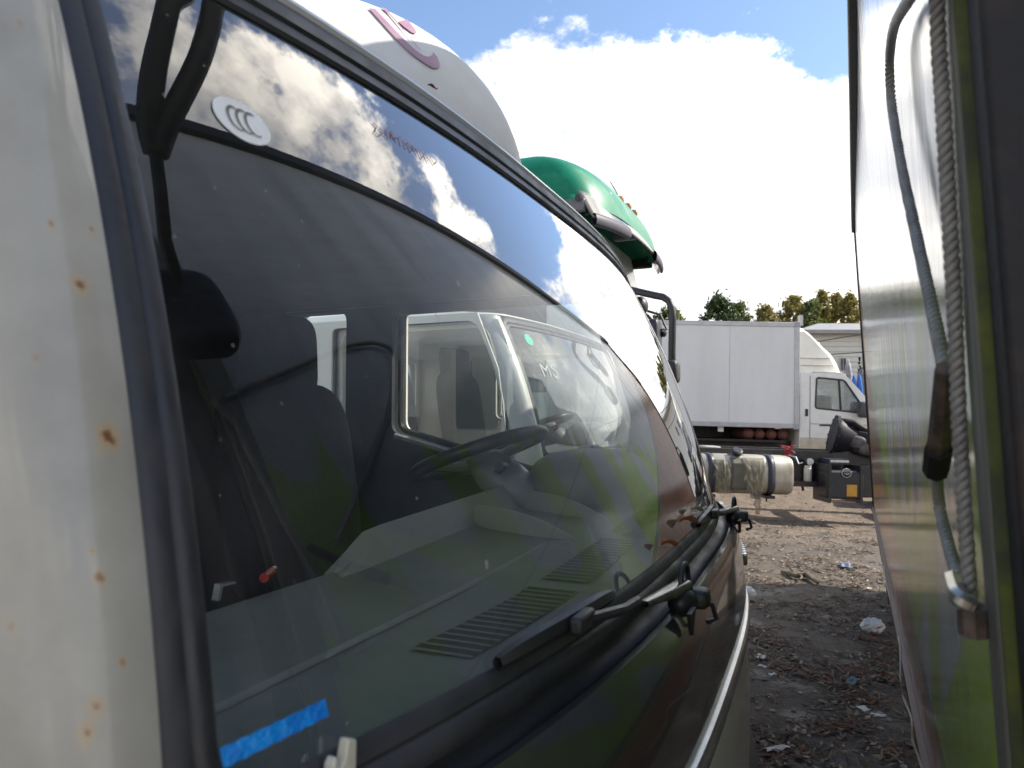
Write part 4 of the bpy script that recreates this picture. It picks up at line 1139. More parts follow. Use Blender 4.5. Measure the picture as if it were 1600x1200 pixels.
# --- sealing cords on the box side
BM = Matrix.Translation(B.location) @ Matrix.Rotation(-AB, 4, 'Z') @ Matrix.Rotation(-LEAN, 4, 'Y')
BMi = BM.inverted()
def onB(u, v, x=-0.014):
    o = BMi @ Vector((0, 0, H)); d = BMi.to_3x3() @ rayd(u, v)
    return o + d * ((x - o.x) / d.x)
cord_m = mat('grey_cord', (.34, .325, .29), .5, col2=(.22, .205, .185), scale=30, coat=.2)
def cord(name, lab, path, r, twist):
    base = path[0]; root = empty(name, BM @ Vector((path[0].x, path[0].y, path[0].z)), -AB, ry=-LEAN)
    tag(root, lab, 'cord')
    pth = [p - base for p in path]
    ln = 0; acc = [0]
    for i in range(len(pth) - 1): ln += (pth[i + 1] - pth[i]).length; acc.append(ln)
    for k in range(3):
        pp = []
        for i, p in enumerate(pth):
            t = (pth[min(i + 1, len(pth) - 1)] - pth[max(i - 1, 0)]).normalized()
            a = Vector((1, 0, 0)); a = (a - t * a.dot(t)).normalized(); b_ = t.cross(a)
            th = acc[i] * twist + k * 2 * pi / 3
            pp.append(p + (a * cos(th) + b_ * sin(th)) * r * .48)
        MB().tube(pp, r * .60, 6).build('strand', cord_m, root, smooth=70)
    return root
p1 = smooth_path([onB(1455, -60), onB(1420, 0), onB(1398, 40), onB(1390, 90), onB(1393, 160), onB(1409, 260), onB(1428, 350), onB(1452, 460), onB(1470, 545), onB(1477, 580)], 44)
cord('sealing_cord', 'grey looped cord hanging down the printed box side to a clasp', p1, .0058, 300)
p2 = smooth_path([onB(1462, -80), onB(1466, 60), onB(1473, 160), onB(1482, 320), onB(1491, 480), onB(1498, 640), onB(1506, 780), onB(1516, 935)], 50)
cord('sealing_cord', 'straight twisted grey cord on the printed box side beside the corner', p2, .0052, 300)
c1, c2, c3 = onB(1477, 575, -.02), onB(1470, 680, -.02), onB(1462, 735, -.02)
Cl = empty('cord_clasp', BM @ c2, -AB, ry=-LEAN); tag(Cl, 'dark rusty clasp holding the looped cord on the box side', 'clasp')
clasp_m = mat('clasp_brown', (.07, .055, .045), .55, col2=(.18, .13, .10), scale=60, bump=.2, bscale=200)
dd = (c3 - c1)
MB().tube([c1 - c2, (c1 - c2) * .2, c3 - c2], .008, 8, rs=[.007, .009, .009]).build('clasp_body', clasp_m, Cl)
MB().tube([(c3 - c2) * .35, (c3 - c2) * 1.0], .011, 8).build('clasp_sleeve', rusty, Cl)
p3 = smooth_path([c3, onB(1468, 790), onB(1482, 850), onB(1497, 900), onB(1512, 940)], 30)
cord('sealing_cord', 'short lower cord between the clasp and the metal hook on the box side', p3, .0052, 300)
hk = onB(1503, 925, -.018)
Hk = empty('cord_hook', BM @ hk, -AB, ry=-LEAN); tag(Hk, 'bright bent metal hook at the lower end of the cords on the box side', 'hook')
e1, e2, e3 = onB(1488, 905, -.022) - hk, onB(1497, 932, -.024) - hk, onB(1520, 948, -.016) - hk
MB().tube(smooth_path([e1, e2, e3], 6), .007, 8).build('hook_wire', mat('worn_steel', (.5, .48, .42), .3, metal=.8, col2=(.3, .27, .22), scale=40), Hk)
MB().tube([e3, e3 + Vector((0, 0.004, -.02))], .010, 8).build('hook_plate', clasp_m, Hk)

# thin wire sagging below the box edge
wire_w = mat('pale_wire', (.6, .58, .52), .5, col2=(.5, .46, .3), scale=9)
wp = [onB(1425, 1050, -.008), onB(1427, 1090, -.01), onB(1440, 1125, -.012), onB(1450, 1160, -.012), onB(1462, 1215, -.01)]
wp = [onB(1378, 870, -.008), onB(1384, 905, -.014), onB(1396, 960, -.008), onB(1406, 1010, -.01), onB(1407, 1060, -.02), onB(1412, 1090, -.016), onB(1424, 1122, -.02), onB(1426, 1155, -.022), onB(1436, 1185, -.016), onB(1450, 1230, -.012)]
Wr = empty('loose_wire', BM @ wp[0], -AB, ry=-LEAN); tag(Wr, 'thin pale wire sagging along the bottom edge of the printed box', 'wire')
MB().tube(smooth_path([p - wp[0] for p in wp], 8), .0022, 6).build('wire', wire_w, Wr)

# ==================================================================== bare chassis across the yard
k_ = 10.5 / F
def cx(u): return (u - 800) * k_ - 3.4
def cz(v): return H + (650 - v) * k_
Ch = empty('truck_chassis', (3.4, 10.5, 0), 0, ry=radians(1.7))
tag(Ch, 'bare black truck chassis with aluminium fuel tank standing across the yard', 'chassis')
for y in (0.30, 1.12):
    t = MB().box(-6.5, 4.2, y, y + .012, .775, 1.045).build('frame_rail', steel_dark, Ch)
    MB().box(-6.5, 4.2, y - .004, y + .085, 1.045, 1.057).build('rail_flange', mat('dusty_highlight_steel', (.10, .095, .09), .5, col2=(.05, .045, .04), scale=6), t)  # highlight along the rail top put into a lighter, dusty colour
    MB().box(-6.5, 4.2, y + .012, y + .085, .745, .757).build('rail_flange', steel_dark, t)
hole_me = MB().lathe([(.014, -.004), (.014, .0)], axis='Y', n=8).mesh('rail_bolt', silver, 30)
for i in range(14): linked('rail_bolt', hole_me, Ch, (-.55 + i * .095, 1.118, .93 + .02 * (i % 2)))
for x in (-5.6, -3.2, -1.0, .55, 1.9, 3.4): MB().box(x - .05, x + .05, .385, 1.12, .80, .98).build('cross_member', steel_dark, Ch)
for x in (-4.6, 3.2):
    for y in (-.15, 1.57): wheel(Ch, (x, y, .5), .5, .3)
    MB().tube([(x, -.1, .5), (x, 1.55, .5)], .09, 12).build('axle', steel_dark, Ch)
tank_m = mat('dirty_aluminium_tank', (.44, .42, .36), .40, metal=.3, col2=(.22, .19, .14), scale=3.2, fac=(.38, .7), rough2=.6, stretch=(1, 1, .5))
tkx = lambda u: (u - 800) * 10.1 / F - 3.4
tx0, tx1, ty0, ty1, tz0, tz1 = tkx(1062), tkx(1237), -.42, .24, .425, .985
sec = round_poly([(ty0, tz0), (ty1, tz0), (ty1, tz1), (ty0, tz1)], .22, 8)
mb = MB(); cyy, czz = (ty0 + ty1) / 2, (tz0 + tz1) / 2
prof = [(tx0, .0), (tx0, .86), (tx0 + .012, .95), (tx0 + .05, 1), (tx1 - .05, 1), (tx1 - .012, .95), (tx1, .86), (tx1, 0)]
mb.grid(lambda a, b: (lambda i, q: (prof[i][0], cyy + (q[0] - cyy) * prof[i][1], czz + (q[1] - czz) * prof[i][1]))(int(round(b * 7)), sec[int(round(a * len(sec))) % len(sec)]), len(sec), 7, wrap=True)
tank = mb.build('fuel_tank', tank_m, Ch, smooth=40)
strap_m = mat('tank_strap', (.025, .026, .04), .45, col2=(.04, .04, .05), scale=12)
for u in (1108, 1201):
    x = tkx(u); ring = [(x, cyy + (q[0] - cyy) * 1.02, czz + (q[1] - czz) * 1.02) for q in sec]
    mb = MB(); n = len(ring)
    mb.add([(x - .05, q[1], q[2]) for q in ring] + [(x + .05, q[1], q[2]) for q in ring], [(i, (i + 1) % n, n + (i + 1) % n, n + i) for i in range(n)])
    mb.build('strap', strap_m, tank, solid=.008)
    MB().box(x - .07, x + .07, ty0 + .05, .3, tz0 - .05, tz0 - .012).build('tank_bracket', steel_dark, tank)
    MB().tube([(x, ty0 + .2, tz0 - .02), (x, ty0 + .2, tz0 - .11)], .012, 6).build('strap_bolt', steel_dark, tank)
x = tkx(1150)
MB().lathe([(.062, -.03), (.062, .05)], (x, cyy - .17, tz1 - .02), n=18, M=Matrix.Rotation(radians(35), 3, 'X')).build('filler_neck', tank_m, tank)
MB().lathe([(.075, .0), (.08, .02), (.08, .055), (.06, .07), (0, .07)], (x, cyy - .20, tz1 + .02), n=20, M=Matrix.Rotation(radians(35), 3, 'X')).build('filler_cap', mat('black_cap', (.015, .015, .02), .5, col2=(.03, .03, .035), scale=30), tank)
# black filler plate on the tank front
MB().grid(lambda a, b: (tkx(1137) + (tkx(1162) - tkx(1137)) * a, ty0 - .006 + (.19 * max(0, (b - .72) / .28) ** 2), tz0 + .07 + .50 * b), 4, 8).build('tank_guard', mat('guard_olive', (.09, .085, .06), .6, col2=(.13, .12, .09), scale=5), tank, solid=.004)
# filter canister, reservoir, brackets
Fi = MB().lathe([(0, -.13), (.052, -.13), (.058, -.115), (.058, .07), (.05, .08), (.05, .12), (0, .12)], (cx(1263), .12, cz(737)), n=20).build('air_filter', mat('filter_white', (.62, .62, .60), .45, col2=(.5, .48, .42), scale=14), Ch)
MB().lathe([(.05, -.02), (.05, .03)], (cx(1263), .05, cz(718)), axis='Y', n=16).build('filter_head', silver, Fi)
MB().box(cx(1263) - .07, cx(1263) + .07, .1, .3, cz(722), cz(715)).build('filter_bracket', steel_dark, Fi)
MB().tube([(cx(1252), .06, cz(720)), (cx(1246), .06, cz(722)), (cx(1243), .1, cz(712)), (cx(1236), .2, cz(710))], .012, 8).build('air_line', silver, Fi)
rx_ = lambda u: (u - 800) * 10.2 / F - 3.4
rz_ = lambda v: H + (650 - v) * 10.2 / F
res_m = mat('reservoir_black', (.009, .010, .015), .4, col2=(.018, .019, .026), scale=9)
rs = round_poly([(rx_(1288), rz_(775)), (rx_(1345), rz_(775)), (rx_(1346), rz_(735)), (rx_(1340), rz_(731)), (rx_(1292), rz_(731)), (rx_(1287), rz_(735))], .05)
Re = MB().prism(rs, -.30, .02, 'Y').build('fluid_reservoir', res_m, Ch, bevel=.03)
MB().lathe([(.055, .0), (.06, -.03), (.05, -.05), (0, -.05)], (rx_(1317), -.27, rz_(735)), axis='Y', n=18, M=Matrix.Rotation(radians(-30), 3, 'X')).build('reservoir_cap', black_plastic, Re)
MB().tube([(rx_(1317) + .066 * cos(2 * pi * i / 20), -.315, rz_(734) + .062 * sin(2 * pi * i / 20)) for i in range(20)], .006, 6, closed=True).build('cap_ring', silver, Re)
MB().box(rx_(1318), rx_(1334), -.308, -.302, rz_(770), rz_(752)).build('warning_label', mat('orange_label', (.52, .26, .02), .5, col2=(.4, .2, .03), scale=9), Re)
MB().box(rx_(1300), rx_(1332), -.1, .2, rz_(722), rz_(714)).build('reservoir_bracket', strap_m, Re)
MB().box(rx_(1302), rx_(1331), -.115, -.10, rz_(719), rz_(715.5)).build('bracket_plate', silver, Re)
for u in (1292, 1341): MB().box(rx_(u) - .02, rx_(u) + .02, -.312, .22, rz_(781), rz_(722)).build('reservoir_strap', steel_dark, Re)
MB().tube([(rx_(1297), -.25, rz_(778)), (rx_(1335), -.25, rz_(779.5))], .012, 6).build('step_rod', mat('red_rod', (.25, .13, .09), .5, col2=(.3, .2, .15), scale=9), Re)
MB().box(cx(1225), cx(1290), .02, .28, cz(757), cz(749)).build('support_beam', mat('maroon_beam', (.05, .022, .02), .5, col2=(.03, .02, .02), scale=6), Ch)
for u, v0, v1 in ((1254, 757, 764), (1279, 757, 775), (1284, 745, 760)): MB().tube([(cx(u), .1, cz(v0)), (cx(u) + .01, .1, cz(v1))], .02, 8).build('hanging_hose', rubber, Ch)
MB().box(cx(1240), cx(1287), .20, .29, cz(750), cz(712)).build('bracket_plate', steel_dark, Ch)
MB().box(cx(1345), cx(1420), .10, .28, cz(772), cz(722)).build('spring_hanger', steel_dark, Ch, bevel=.02)
MB().box(cx(1112), cx(1138), .5, .9, 1.0, 1.07).build('valve_block', mat('valve_grey', (.45, .45, .44), .5, col2=(.3, .3, .3), scale=14), Ch, bevel=.02)
# torn film on the tank
film_m = mat('dirty_film', (.22, .195, .13), .3, col2=(.10, .085, .055), scale=7, fac=(.4, .62), spec=.6)
N_, L_, b_ = nodes_of(film_m); b_.inputs['Alpha'].default_value = .72
Fl = empty('plastic_film', (3.4 + tkx(1155), 10.05, .4), 0); tag(Fl, 'torn dirty plastic film hanging over the front of the fuel tank', 'film')
def filmf(u0, u1, v0, v1, sd):
    def f(a, b):
        u = u0 + (u1 - u0) * a; n = noise.noise((a * 4 + sd, b * 5, sd)); 
        z = cz(v0 + (v1 - v0) * b) - (u - 1156) * k_ * .03; cen_ = (a - .5)
        bul = .03 * n + .015 * sin(a * 17 + sd)
        # follow the rounded tank section
        dz_ = max(0, z - (tz1 - .22)); dy = .22 - sqrt(max(0, .22 ** 2 - dz_ ** 2)) if dz_ < .22 else .22
        pin = 1 - .55 * b * sd
        xx = tkx(u0 + (u1 - u0) * (.5 + cen_ * pin))
        return (xx - tkx(1155) + .03 * n, -.022 - abs(bul) + dy, z - .4)
    return f
MB().grid(filmf(1112, 1140, 716, 766, .55), 14, 16).build('film_sheet', film_m, Fl, smooth=60)
MB().grid(filmf(1160, 1192, 712, 772, .9), 14, 16).build('film_sheet', film_m, Fl, smooth=60)
MB().grid(filmf(1172, 1184, 766, 795, .9), 6, 8).build('film_tail', film_m, Fl, smooth=60)
# red strap tied round the rail
Rd = empty('red_strap', (3.4 + cx(1240), 10.78, 1.0), 0); tag(Rd, 'tangled red strap tied on the chassis rail above the tank end', 'strap')
redw = mat('red_webbing', (.35, .03, .04), .6, col2=(.25, .02, .03), scale=30)
rp = []
for i in range(60):
    t = i / 59; rp.append((.07 * sin(t * 19) + .03 * sin(t * 7), .05 * cos(t * 23) - .03, .04 + .06 * sin(t * 13) - .10 * max(0, t - .8) * 5))
MB().tube(rp, .010, 6).build('strap_loop', redw, Rd)
# gearbox resting on the rails
gb_m = mat('gearbox_casting', (.008, .009, .013), .5, col2=(.022, .021, .024), scale=5, bump=.25, bscale=18, spec=.2)
gb_l = mat('gearbox_pale_casting', (.09, .08, .075), .6, col2=(.03, .027, .026), scale=12, bump=.2, bscale=40)
gq = P(1300, 680, 10.95)
Gb = empty('gearbox', (gq.x, gq.y, gq.z), radians(-14), ry=radians(14)); tag(Gb, 'dark gearbox with bell housing lying on the chassis rails', 'gearbox')
MB().lathe([(.0, .02), (.27, .0), (.325, 0), (.325, .03), (.30, .035), (.30, .06), (.27, .14), (.215, .26), (.19, .34), (0, .34)], axis='X', n=36).build('bell_housing', gb_m, Gb, smooth=35)
MB().box(.28, .72, -.17, .17, -.20, .17).build('gear_case', gb_m, Gb, bevel=.05)
MB().ellipsoid((.33, -.16, -.02), (.14, .06, .10), 14, 10, e=.7).build('side_cover', gb_l, Gb, smooth=50)
MB().ellipsoid((.46, -.17, -.10), (.09, .05, .09), 14, 10, e=.7).build('side_cover', gb_l, Gb, smooth=50)
MB().tube([(.06, -.10, .24), (.22, -.12, .26), (.40, -.08, .20), (.55, -.06, .17)], .05, 10).build('clutch_lever', gb_m, Gb)
MB().lathe([(.07, 0), (.09, .03), (.05, .07), (0, .08)], (.50, -.05, .17), n=14).build('shift_turret', gb_l, Gb)
MB().lathe([(.13, .70), (.15, .74), (.11, .90), (.06, .98), (0, .98)], axis='X', n=20).build('output_housing', gb_m, Gb)
blt = MB().lathe([(.014, -.012), (.014, .045)], axis='X', n=8).mesh('flange_bolt', steel_dark, 30)
for i in range(14): linked('flange_bolt', blt, Gb, (0, .31 * cos(i * 2 * pi / 14), .31 * sin(i * 2 * pi / 14)))

# ==================================================================== white box van
Vn = empty('box_van', (5.47, 13.5, .33), radians(-3), ry=radians(1.5))
tag(Vn, 'white box van with roof fairing parked side-on behind the bare chassis', 'van')
vanw = mat('van_box_white', (.68, .68, .66), .45, col2=(.62, .61, .59), scale=1.5, stretch=(1, 1, .3))
vanc = mat('van_cab_white', (.72, .71, .67), .28, col2=(.60, .56, .47), scale=3, fac=(.45, .8), coat=.4)
vtrim = mat('van_alu_trim', (.42, .43, .44), .4, metal=.5, col2=(.35, .35, .35), scale=5)
VB0, VB1 = .98, 3.02
MB().box(-3.4, -.03, .012, 2.05, VB0, VB1 - .01).build('box_shell', vanw, Vn)
for x0, x1 in ((-3.37, -2.47), (-2.464, -1.33), (-1.324, -.10)): MB().box(x0, x1, .0, .014, VB0 + .09, VB1 - .09).build('side_panel', vanw, Vn)
for x0, x1, z0, z1 in ((-3.4, -.10, VB1 - .09, VB1), (-3.4, -.10, VB0, VB0 + .09), (-.10, -.0, VB0 - .02, VB1 + .0)):
    MB().box(x0, x1, -.012, .03, z0, z1).build('edge_trim', vtrim, Vn, bevel=.006)
for z in (VB0 - .02, VB1 - .09): MB().box(-.11, .01, -.018, .05, z, z + .11).build('corner_cap', mat('cap_grey', (.30, .31, .32), .5, col2=(.34, .35, .36), scale=9), Vn, bevel=.01)
# cab side outline (x,z)
cabp = round_poly([(.03, .52), (1.0, .50), (1.55, .50), (2.2, .50), (2.25, 1.0), (2.1, 1.22), (1.48, 1.38), (.92, 2.0), (.78, 2.06), (.03, 2.06)], .06)
vwin = round_poly([(.32, 1.38), (1.30, 1.30), (.86, 1.93), (.34, 1.97)], .05)
plate(cabp, [vwin], lambda u, w: (u, .06, w), 'cab_side', vanc, Vn, thick=.02)
plate(cabp, [vwin], lambda u, w: (u, 1.98, w), 'cab_side', vanc, Vn, thick=.02)
front = [(2.24, .5), (2.25, 1.0), (2.12, 1.2), (1.50, 1.37), (1.48, 1.385)]
MB().grid(lambda a, b: (lambda k: (front[min(int(k), 3)][0] * (1 - (k - min(int(k), 3))) + front[min(int(k), 3) + 1][0] * (k - min(int(k), 3)), .06 + 1.92 * a, front[min(int(k), 3)][1] * (1 - (k - min(int(k), 3))) + front[min(int(k), 3) + 1][1] * (k - min(int(k), 3))))(b * 4), 6, 8).build('bonnet', vanc, Vn)
MB().grid(lambda a, b: (1.48 - .56 * b, .10 + 1.84 * a, 1.385 + .615 * b), 6, 4).build('windshield', glass_van, Vn)
MB().box(.03, .90, .06, 1.98, 2.0, 2.055).build('cab_roof', vanc, Vn)
MB().box(.02, .05, .06, 1.98, .52, 2.05).build('cab_back', vanc, Vn)
MB().box(.1, 2.0, .1, 1.94, .52, .60).build('cab_floor', dash_dark, Vn)
vw = plate(vwin, [], lambda u, w: (u, .065, w), 'side_window', glass_van, Vn)
MB().tube([(u, .052, w) for u, w in vwin], .018, 6, closed=True).build('window_seal', rubber, vw)
MB().tube([(.80, .05, 1.36), (.76, .05, 1.95)], .020, 6).build('window_divider', rubber, vw)
plate(vwin, [], lambda u, w: (u, 1.975, w), 'side_window', glass_van, Vn)
MB().box(.55, .75, .3, .8, .9, 1.65).build('seat_back', seat_grey, Vn, bevel=.05)
MB().box(1.2, 1.45, .2, 1.85, 1.0, 1.36).build('dashboard', dash_dark, Vn, bevel=.04)
for x0, x1, z0, z1 in ((.215, .222, .60, 2.0), (.23, 1.55, 1.075, 1.082), (.05, 1.6, .80, .806)): MB().box(x0, x1, .044, .052, z0, z1).build('door_gap', rubber, Vn)
MB().box(.13, .18, .03, .055, 1.22, 1.36).build('door_handle', black_plastic, Vn, bevel=.008)
MB().box(.40, .68, .035, .055, 1.04, 1.07).build('side_moulding', black_plastic, Vn)
dirt_m = mat('dirty_sill', (.50, .43, .32), .6, col2=(.36, .29, .20), scale=6)
MB().box(.045, 1.5, .036, .05, .52, .79).build('sill_panel', dirt_m, Vn)
Vm = MB().ellipsoid((1.16, -.10, 1.37), (.10, .10, .155), 16, 12, e=.45).build('mirror', mat('mirror_grey', (.05, .052, .056), .5, col2=(.07, .07, .075), scale=20), Vn, smooth=50)
MB().tube([(1.16, -.08, 1.30), (1.22, .08, 1.34)], .03, 8).build('mirror_arm', black_plastic, Vm)
# roof fairing
fo = [(.02, 2.99), (.14, 2.99), (.30, 2.88), (.60, 2.60), (.76, 2.47), (.88, 2.30), (.97, 2.10), (.94, 2.06), (.02, 2.06)]
def fairv(a, b):
    # b runs across the van, a along the profile; sides pulled in
    k = a * 6; i = min(int(k), 5); t = k - i
    x = fo[i][0] * (1 - t) + fo[i + 1][0] * t; z = fo[i][1] * (1 - t) + fo[i + 1][1] * t
    q = abs(2 * b - 1); pull = q ** 5
    return (x - (x - .02) * .22 * pull, 1.02 + .92 * (2 * b - 1) * (1 - .10 * (x / .97) ** 2), z - (z - 2.06) * .14 * pull)
Fa = MB().grid(fairv, 24, 24).build('roof_fairing', mat('fairing_cream', (.84, .82, .73), .3, col2=(.76, .72, .62), scale=3, coat=.4), Vn, smooth=50)
side = [(fairv(i / 24, 0.0)[0], fairv(i / 24, 0.0)[2]) for i in range(25)] + [(.02, 2.06)]
for sg in (0, 1):
    rows = [[fairv(i / 24, sg) for i in range(25)], [Vector(fairv(i / 24, sg)) * .5 + Vector((fairv(i / 24, sg)[0] * .5 + .01, fairv(i / 24, sg)[1] * .5, 1.03)) for i in range(25)], [(fairv(i / 24, sg)[0] * .97 + .005, fairv(i / 24, sg)[1], 2.06) for i in range(25)]]
    MB().sheet(rows).build('fairing_side', MATS['fairing_cream'], Fa, smooth=50)
MB().box(.05, .62, .085, .115, 2.34, 2.352).build('fairing_crease', vtrim, Fa)
MB().box(.05, .68, .085, .115, 2.20, 2.21).build('fairing_crease', vtrim, Fa)
MB().box(.28, .82, .07, .11, 2.055, 2.085).build('roof_bar', vtrim, Fa, bevel=.01)
MB().ellipsoid((.50, .7, 2.86 - .18), (.11, .16, .05), 16, 10, e=.7).build('roof_lamp', vanw, Fa, smooth=60)
# running gear and red gas cylinders
for y in (.30, 1.70): wheel(Vn, (-2.62, y, .36), .36, .34); wheel(Vn, (1.75, y, .36), .36, .2)
for y in (.55, 1.45): MB().box(-3.3, 1.9, y - .04, y + .04, .55, .72).build('frame_rail', steel_dark, Vn)
arch = [(-2.62 + .46 * cos(pi * i / 14), .36 + .48 * sin(pi * i / 14)) for i in range(15)]
MB().tube([(x, .12, z) for x, z in arch], .035, 6).build('mudguard', mat('guard_grey', (.22, .22, .22), .6, col2=(.15, .15, .15), scale=6), Vn)
cyl_m = mat('red_cylinder', (.12, .035, .028), .6, col2=(.08, .03, .025), scale=7)
for i, u in enumerate((1174, 1191, 1209, 1227)):
    x = (u - 800) * 13.5 / F - 5.47
    k = MB().lathe([(0, -.02), (.06, -.005), (.105, .05), (.11, .10), (.11, 1.0), (.09, 1.06), (0, 1.08)], (x, .18, .85), axis='Y', n=22).build('gas_cylinder', cyl_m, Vn)
MB().box(-1.95, -.2, .15, 1.4, .70, .74).build('cylinder_cradle', steel_dark, Vn)
MB().box(-1.95, -.05, 1.30, 1.34, .35, .98).build('underside_guard', steel_dark, Vn)
MB().box(-1.50, -1.40, .10, .16, .88, .99).build('under_bracket', vanw, Vn)

# ==================================================================== house, hedge tree, blue covers
kh = 32 / F
def hx(u): return (u - 800) * kh
def hz(v): return H + (650 - v) * kh
Ho = empty('house', (hx(1330), 32, .3), 0); tag(Ho, 'pale grey sided house with hipped roof beyond the van', 'house')
board_m = mat('pale_siding', (.60, .60, .55), .7, col2=(.54, .54, .50), scale=2)
hx0, hx1 = hx(1256) - hx(1330), hx(1256) - hx(1330) + 11
ev = hz(517) - .3
MB().box(hx0 + .03, hx1 - .03, .06, 9, -.3, ev).build('wall', board_m, Ho)
nb = 22; bh = (ev + .0) / nb
bme = MB().add([(hx0, .0, 0), (hx1, .0, 0), (hx1, .05, bh * .98), (hx0, .05, bh * .98), (hx0, .06, 0), (hx1, .06, 0), (hx1, .06, bh * .98), (hx0, .06, bh * .98)],
               [(0, 1, 2, 3), (0, 4, 5, 1), (3, 2, 6, 7), (0, 3, 7, 4), (1, 5, 6, 2), (4, 7, 6, 5)]).mesh('siding_board', board_m, 0)
for i in range(nb): linked('siding_board', bme, Ho, (0, 0, i * bh))
rz = hz(497) - .3
rf = MB().add([(hx0 - .4, -.4, ev), (hx1 + .4, -.4, ev), (hx1 + .4, 9.4, ev), (hx0 - .4, 9.4, ev), (hx0 + 2.2, 3.4, rz + .22), (hx1 - 2.6, 3.4, rz + .22), (hx1 - 2.6, 5.4, rz + .22), (hx0 + 2.2, 5.4, rz + .22)],
         [(0, 1, 5, 4), (1, 2, 6, 5), (2, 3, 7, 6), (3, 0, 4, 7), (4, 5, 6, 7), (3, 2, 1, 0)]).build('roof', mat('grey_roof_sheet', (.26, .26, .26), .6, col2=(.22, .22, .22), scale=2), Ho, smooth=0)
MB().box(hx0 - .4, hx1 + .4, -.42, -.36, ev - .14, ev + .02).build('eave_board', mat('eave_grey', (.30, .30, .29), .6, col2=(.25, .25, .25), scale=4), rf)
MB().box(hx(1298) - hx(1330), hx(1303) - hx(1330), 3.2, 3.5, rz + .1, rz + .62).build('chimney', vtrim, rf)
def hwin(u0, u1, v0, v1):
    f = MB().box(hx(u0) - hx(1330), hx(u1) - hx(1330), -.05, .05, hz(v1) - .3, hz(v0) - .3).build('window', mat('window_frame', (.55, .54, .50), .5, col2=(.5, .5, .46), scale=9), Ho)
    mu = (u0 + u1) / 2
    for a, b2 in ((u0 + .8, mu - .4), (mu + .4, u1 - .8)):
        MB().box(hx(a) - hx(1330), hx(b2) - hx(1330), -.06, -.045, hz(v1 - 1) - .3, hz(v0 + 1) - .3).build('pane', gg, f)
hwin(1313, 1323, 559, 580); hwin(1350, 1362, 559, 580); hwin(1388, 1400, 559, 580)
for (u0, v0, u1, v1, sag, lab) in ((1240, 538, 1420, 508, .5, 'upper thin overhead wire crossing in front of the pale house'), (1240, 556, 1420, 544, .4, 'lower thin overhead wire crossing in front of the pale house')):
    a = P(u0, v0, 27); b2 = P(u1, v1, 27); pts = []
    a2 = a + (a - b2) * 2.0; b3 = b2 + (b2 - a) * 2.0
    for i in range(25):
        t = i / 24; q = a2 + (b3 - a2) * t; q.z -= sag * 4 * t * (1 - t) - sag * .9; pts.append(q)
    o = MB().tube([p - pts[0] for p in pts], .022, 5).build('overhead_wire', rubber); o.location = pts[0]; tag(o, lab, 'wire')
    for e_, lb in ((pts[0], 'left'), (pts[-1], 'right')): pass
for qx in (a2.x, b3.x):
    o = empty('utility_pole', (qx, 27, .3)); tag(o, 'wooden pole at the %s end of the overhead wires' % ('left' if qx < 5 else 'right'), 'pole')
    MB().tube([(0, 0, -.3), (0, 0, 8.2)], .14, 12, rs=[.16, .11]).build('pole_shaft', mat('pole_wood', (.16, .13, .10), .8, col2=(.1, .08, .06), scale=6), o)
    MB().box(-.06, .06, -.5, .5, 7.3, 7.42).build('cross_arm', MATS['pole_wood'], o)
# blue covers and grey lumber by the van front
blue_m = mat('blue_tarpaulin', (.0, .09, .42), .4, col2=(.0, .15, .58), scale=2, bump=.3, bscale=8)
gl_m = mat('grey_junk', (.12, .13, .16), .6, col2=(.2, .2, .2), scale=5)
def drape(name, lab, u0, u1, v0, v1, Y, m_, seed):
    a = P(u0, v0, Y); c = P(u1, v1, Y); o = empty(name, ((a.x + c.x) / 2, Y, c.z)); w2 = (c.x - a.x) / 2; hh = a.z - c.z
    def f(s_, t_):
        th = 2 * pi * s_; r = 1 + .12 * noise.noise((cos(th) * 2 + seed, sin(th) * 2, t_ * 3)); fl = .07 * sin(th * 9 + seed) * (1 - t_)
        k = (1 - t_ ** 3) ** .5 if t_ < 1 else 0
        return (w2 * (r + fl) * k * cos(th), w2 * .8 * (r + fl) * k * sin(th), hh * t_ * (1 + .06 * noise.noise((th, seed, 0))))
    MB().grid(f, 40, 12, wrap=True).build('cover', m_, o, smooth=60)
    MB().box(-w2 * .6, w2 * .6, -w2 * .4, w2 * .4, .05 - max(0, c.z - .4), hh * .8).build('load', gl_m, o)
    tag(o, lab, 'cover'); return o
drape('blue_cover', 'bright blue tarpaulin bundle left of the conifer before the house', 1330, 1339, 586, 622, 24, blue_m, 1)
drape('blue_cover', 'bright blue tarpaulin bundle below the small conifer before the house', 1338, 1349, 585, 640, 24, blue_m, 5)
drape('grey_cover', 'dark grey covered heap behind the blue tarpaulins', 1336, 1364, 574, 640, 26, gl_m, 9)
drape('grey_cover', 'light grey sagging sheet beside the van fairing', 1318, 1334, 563, 640, 25, mat('pale_sheet', (.42, .42, .43), .6, col2=(.12, .12, .14), scale=4), 13)

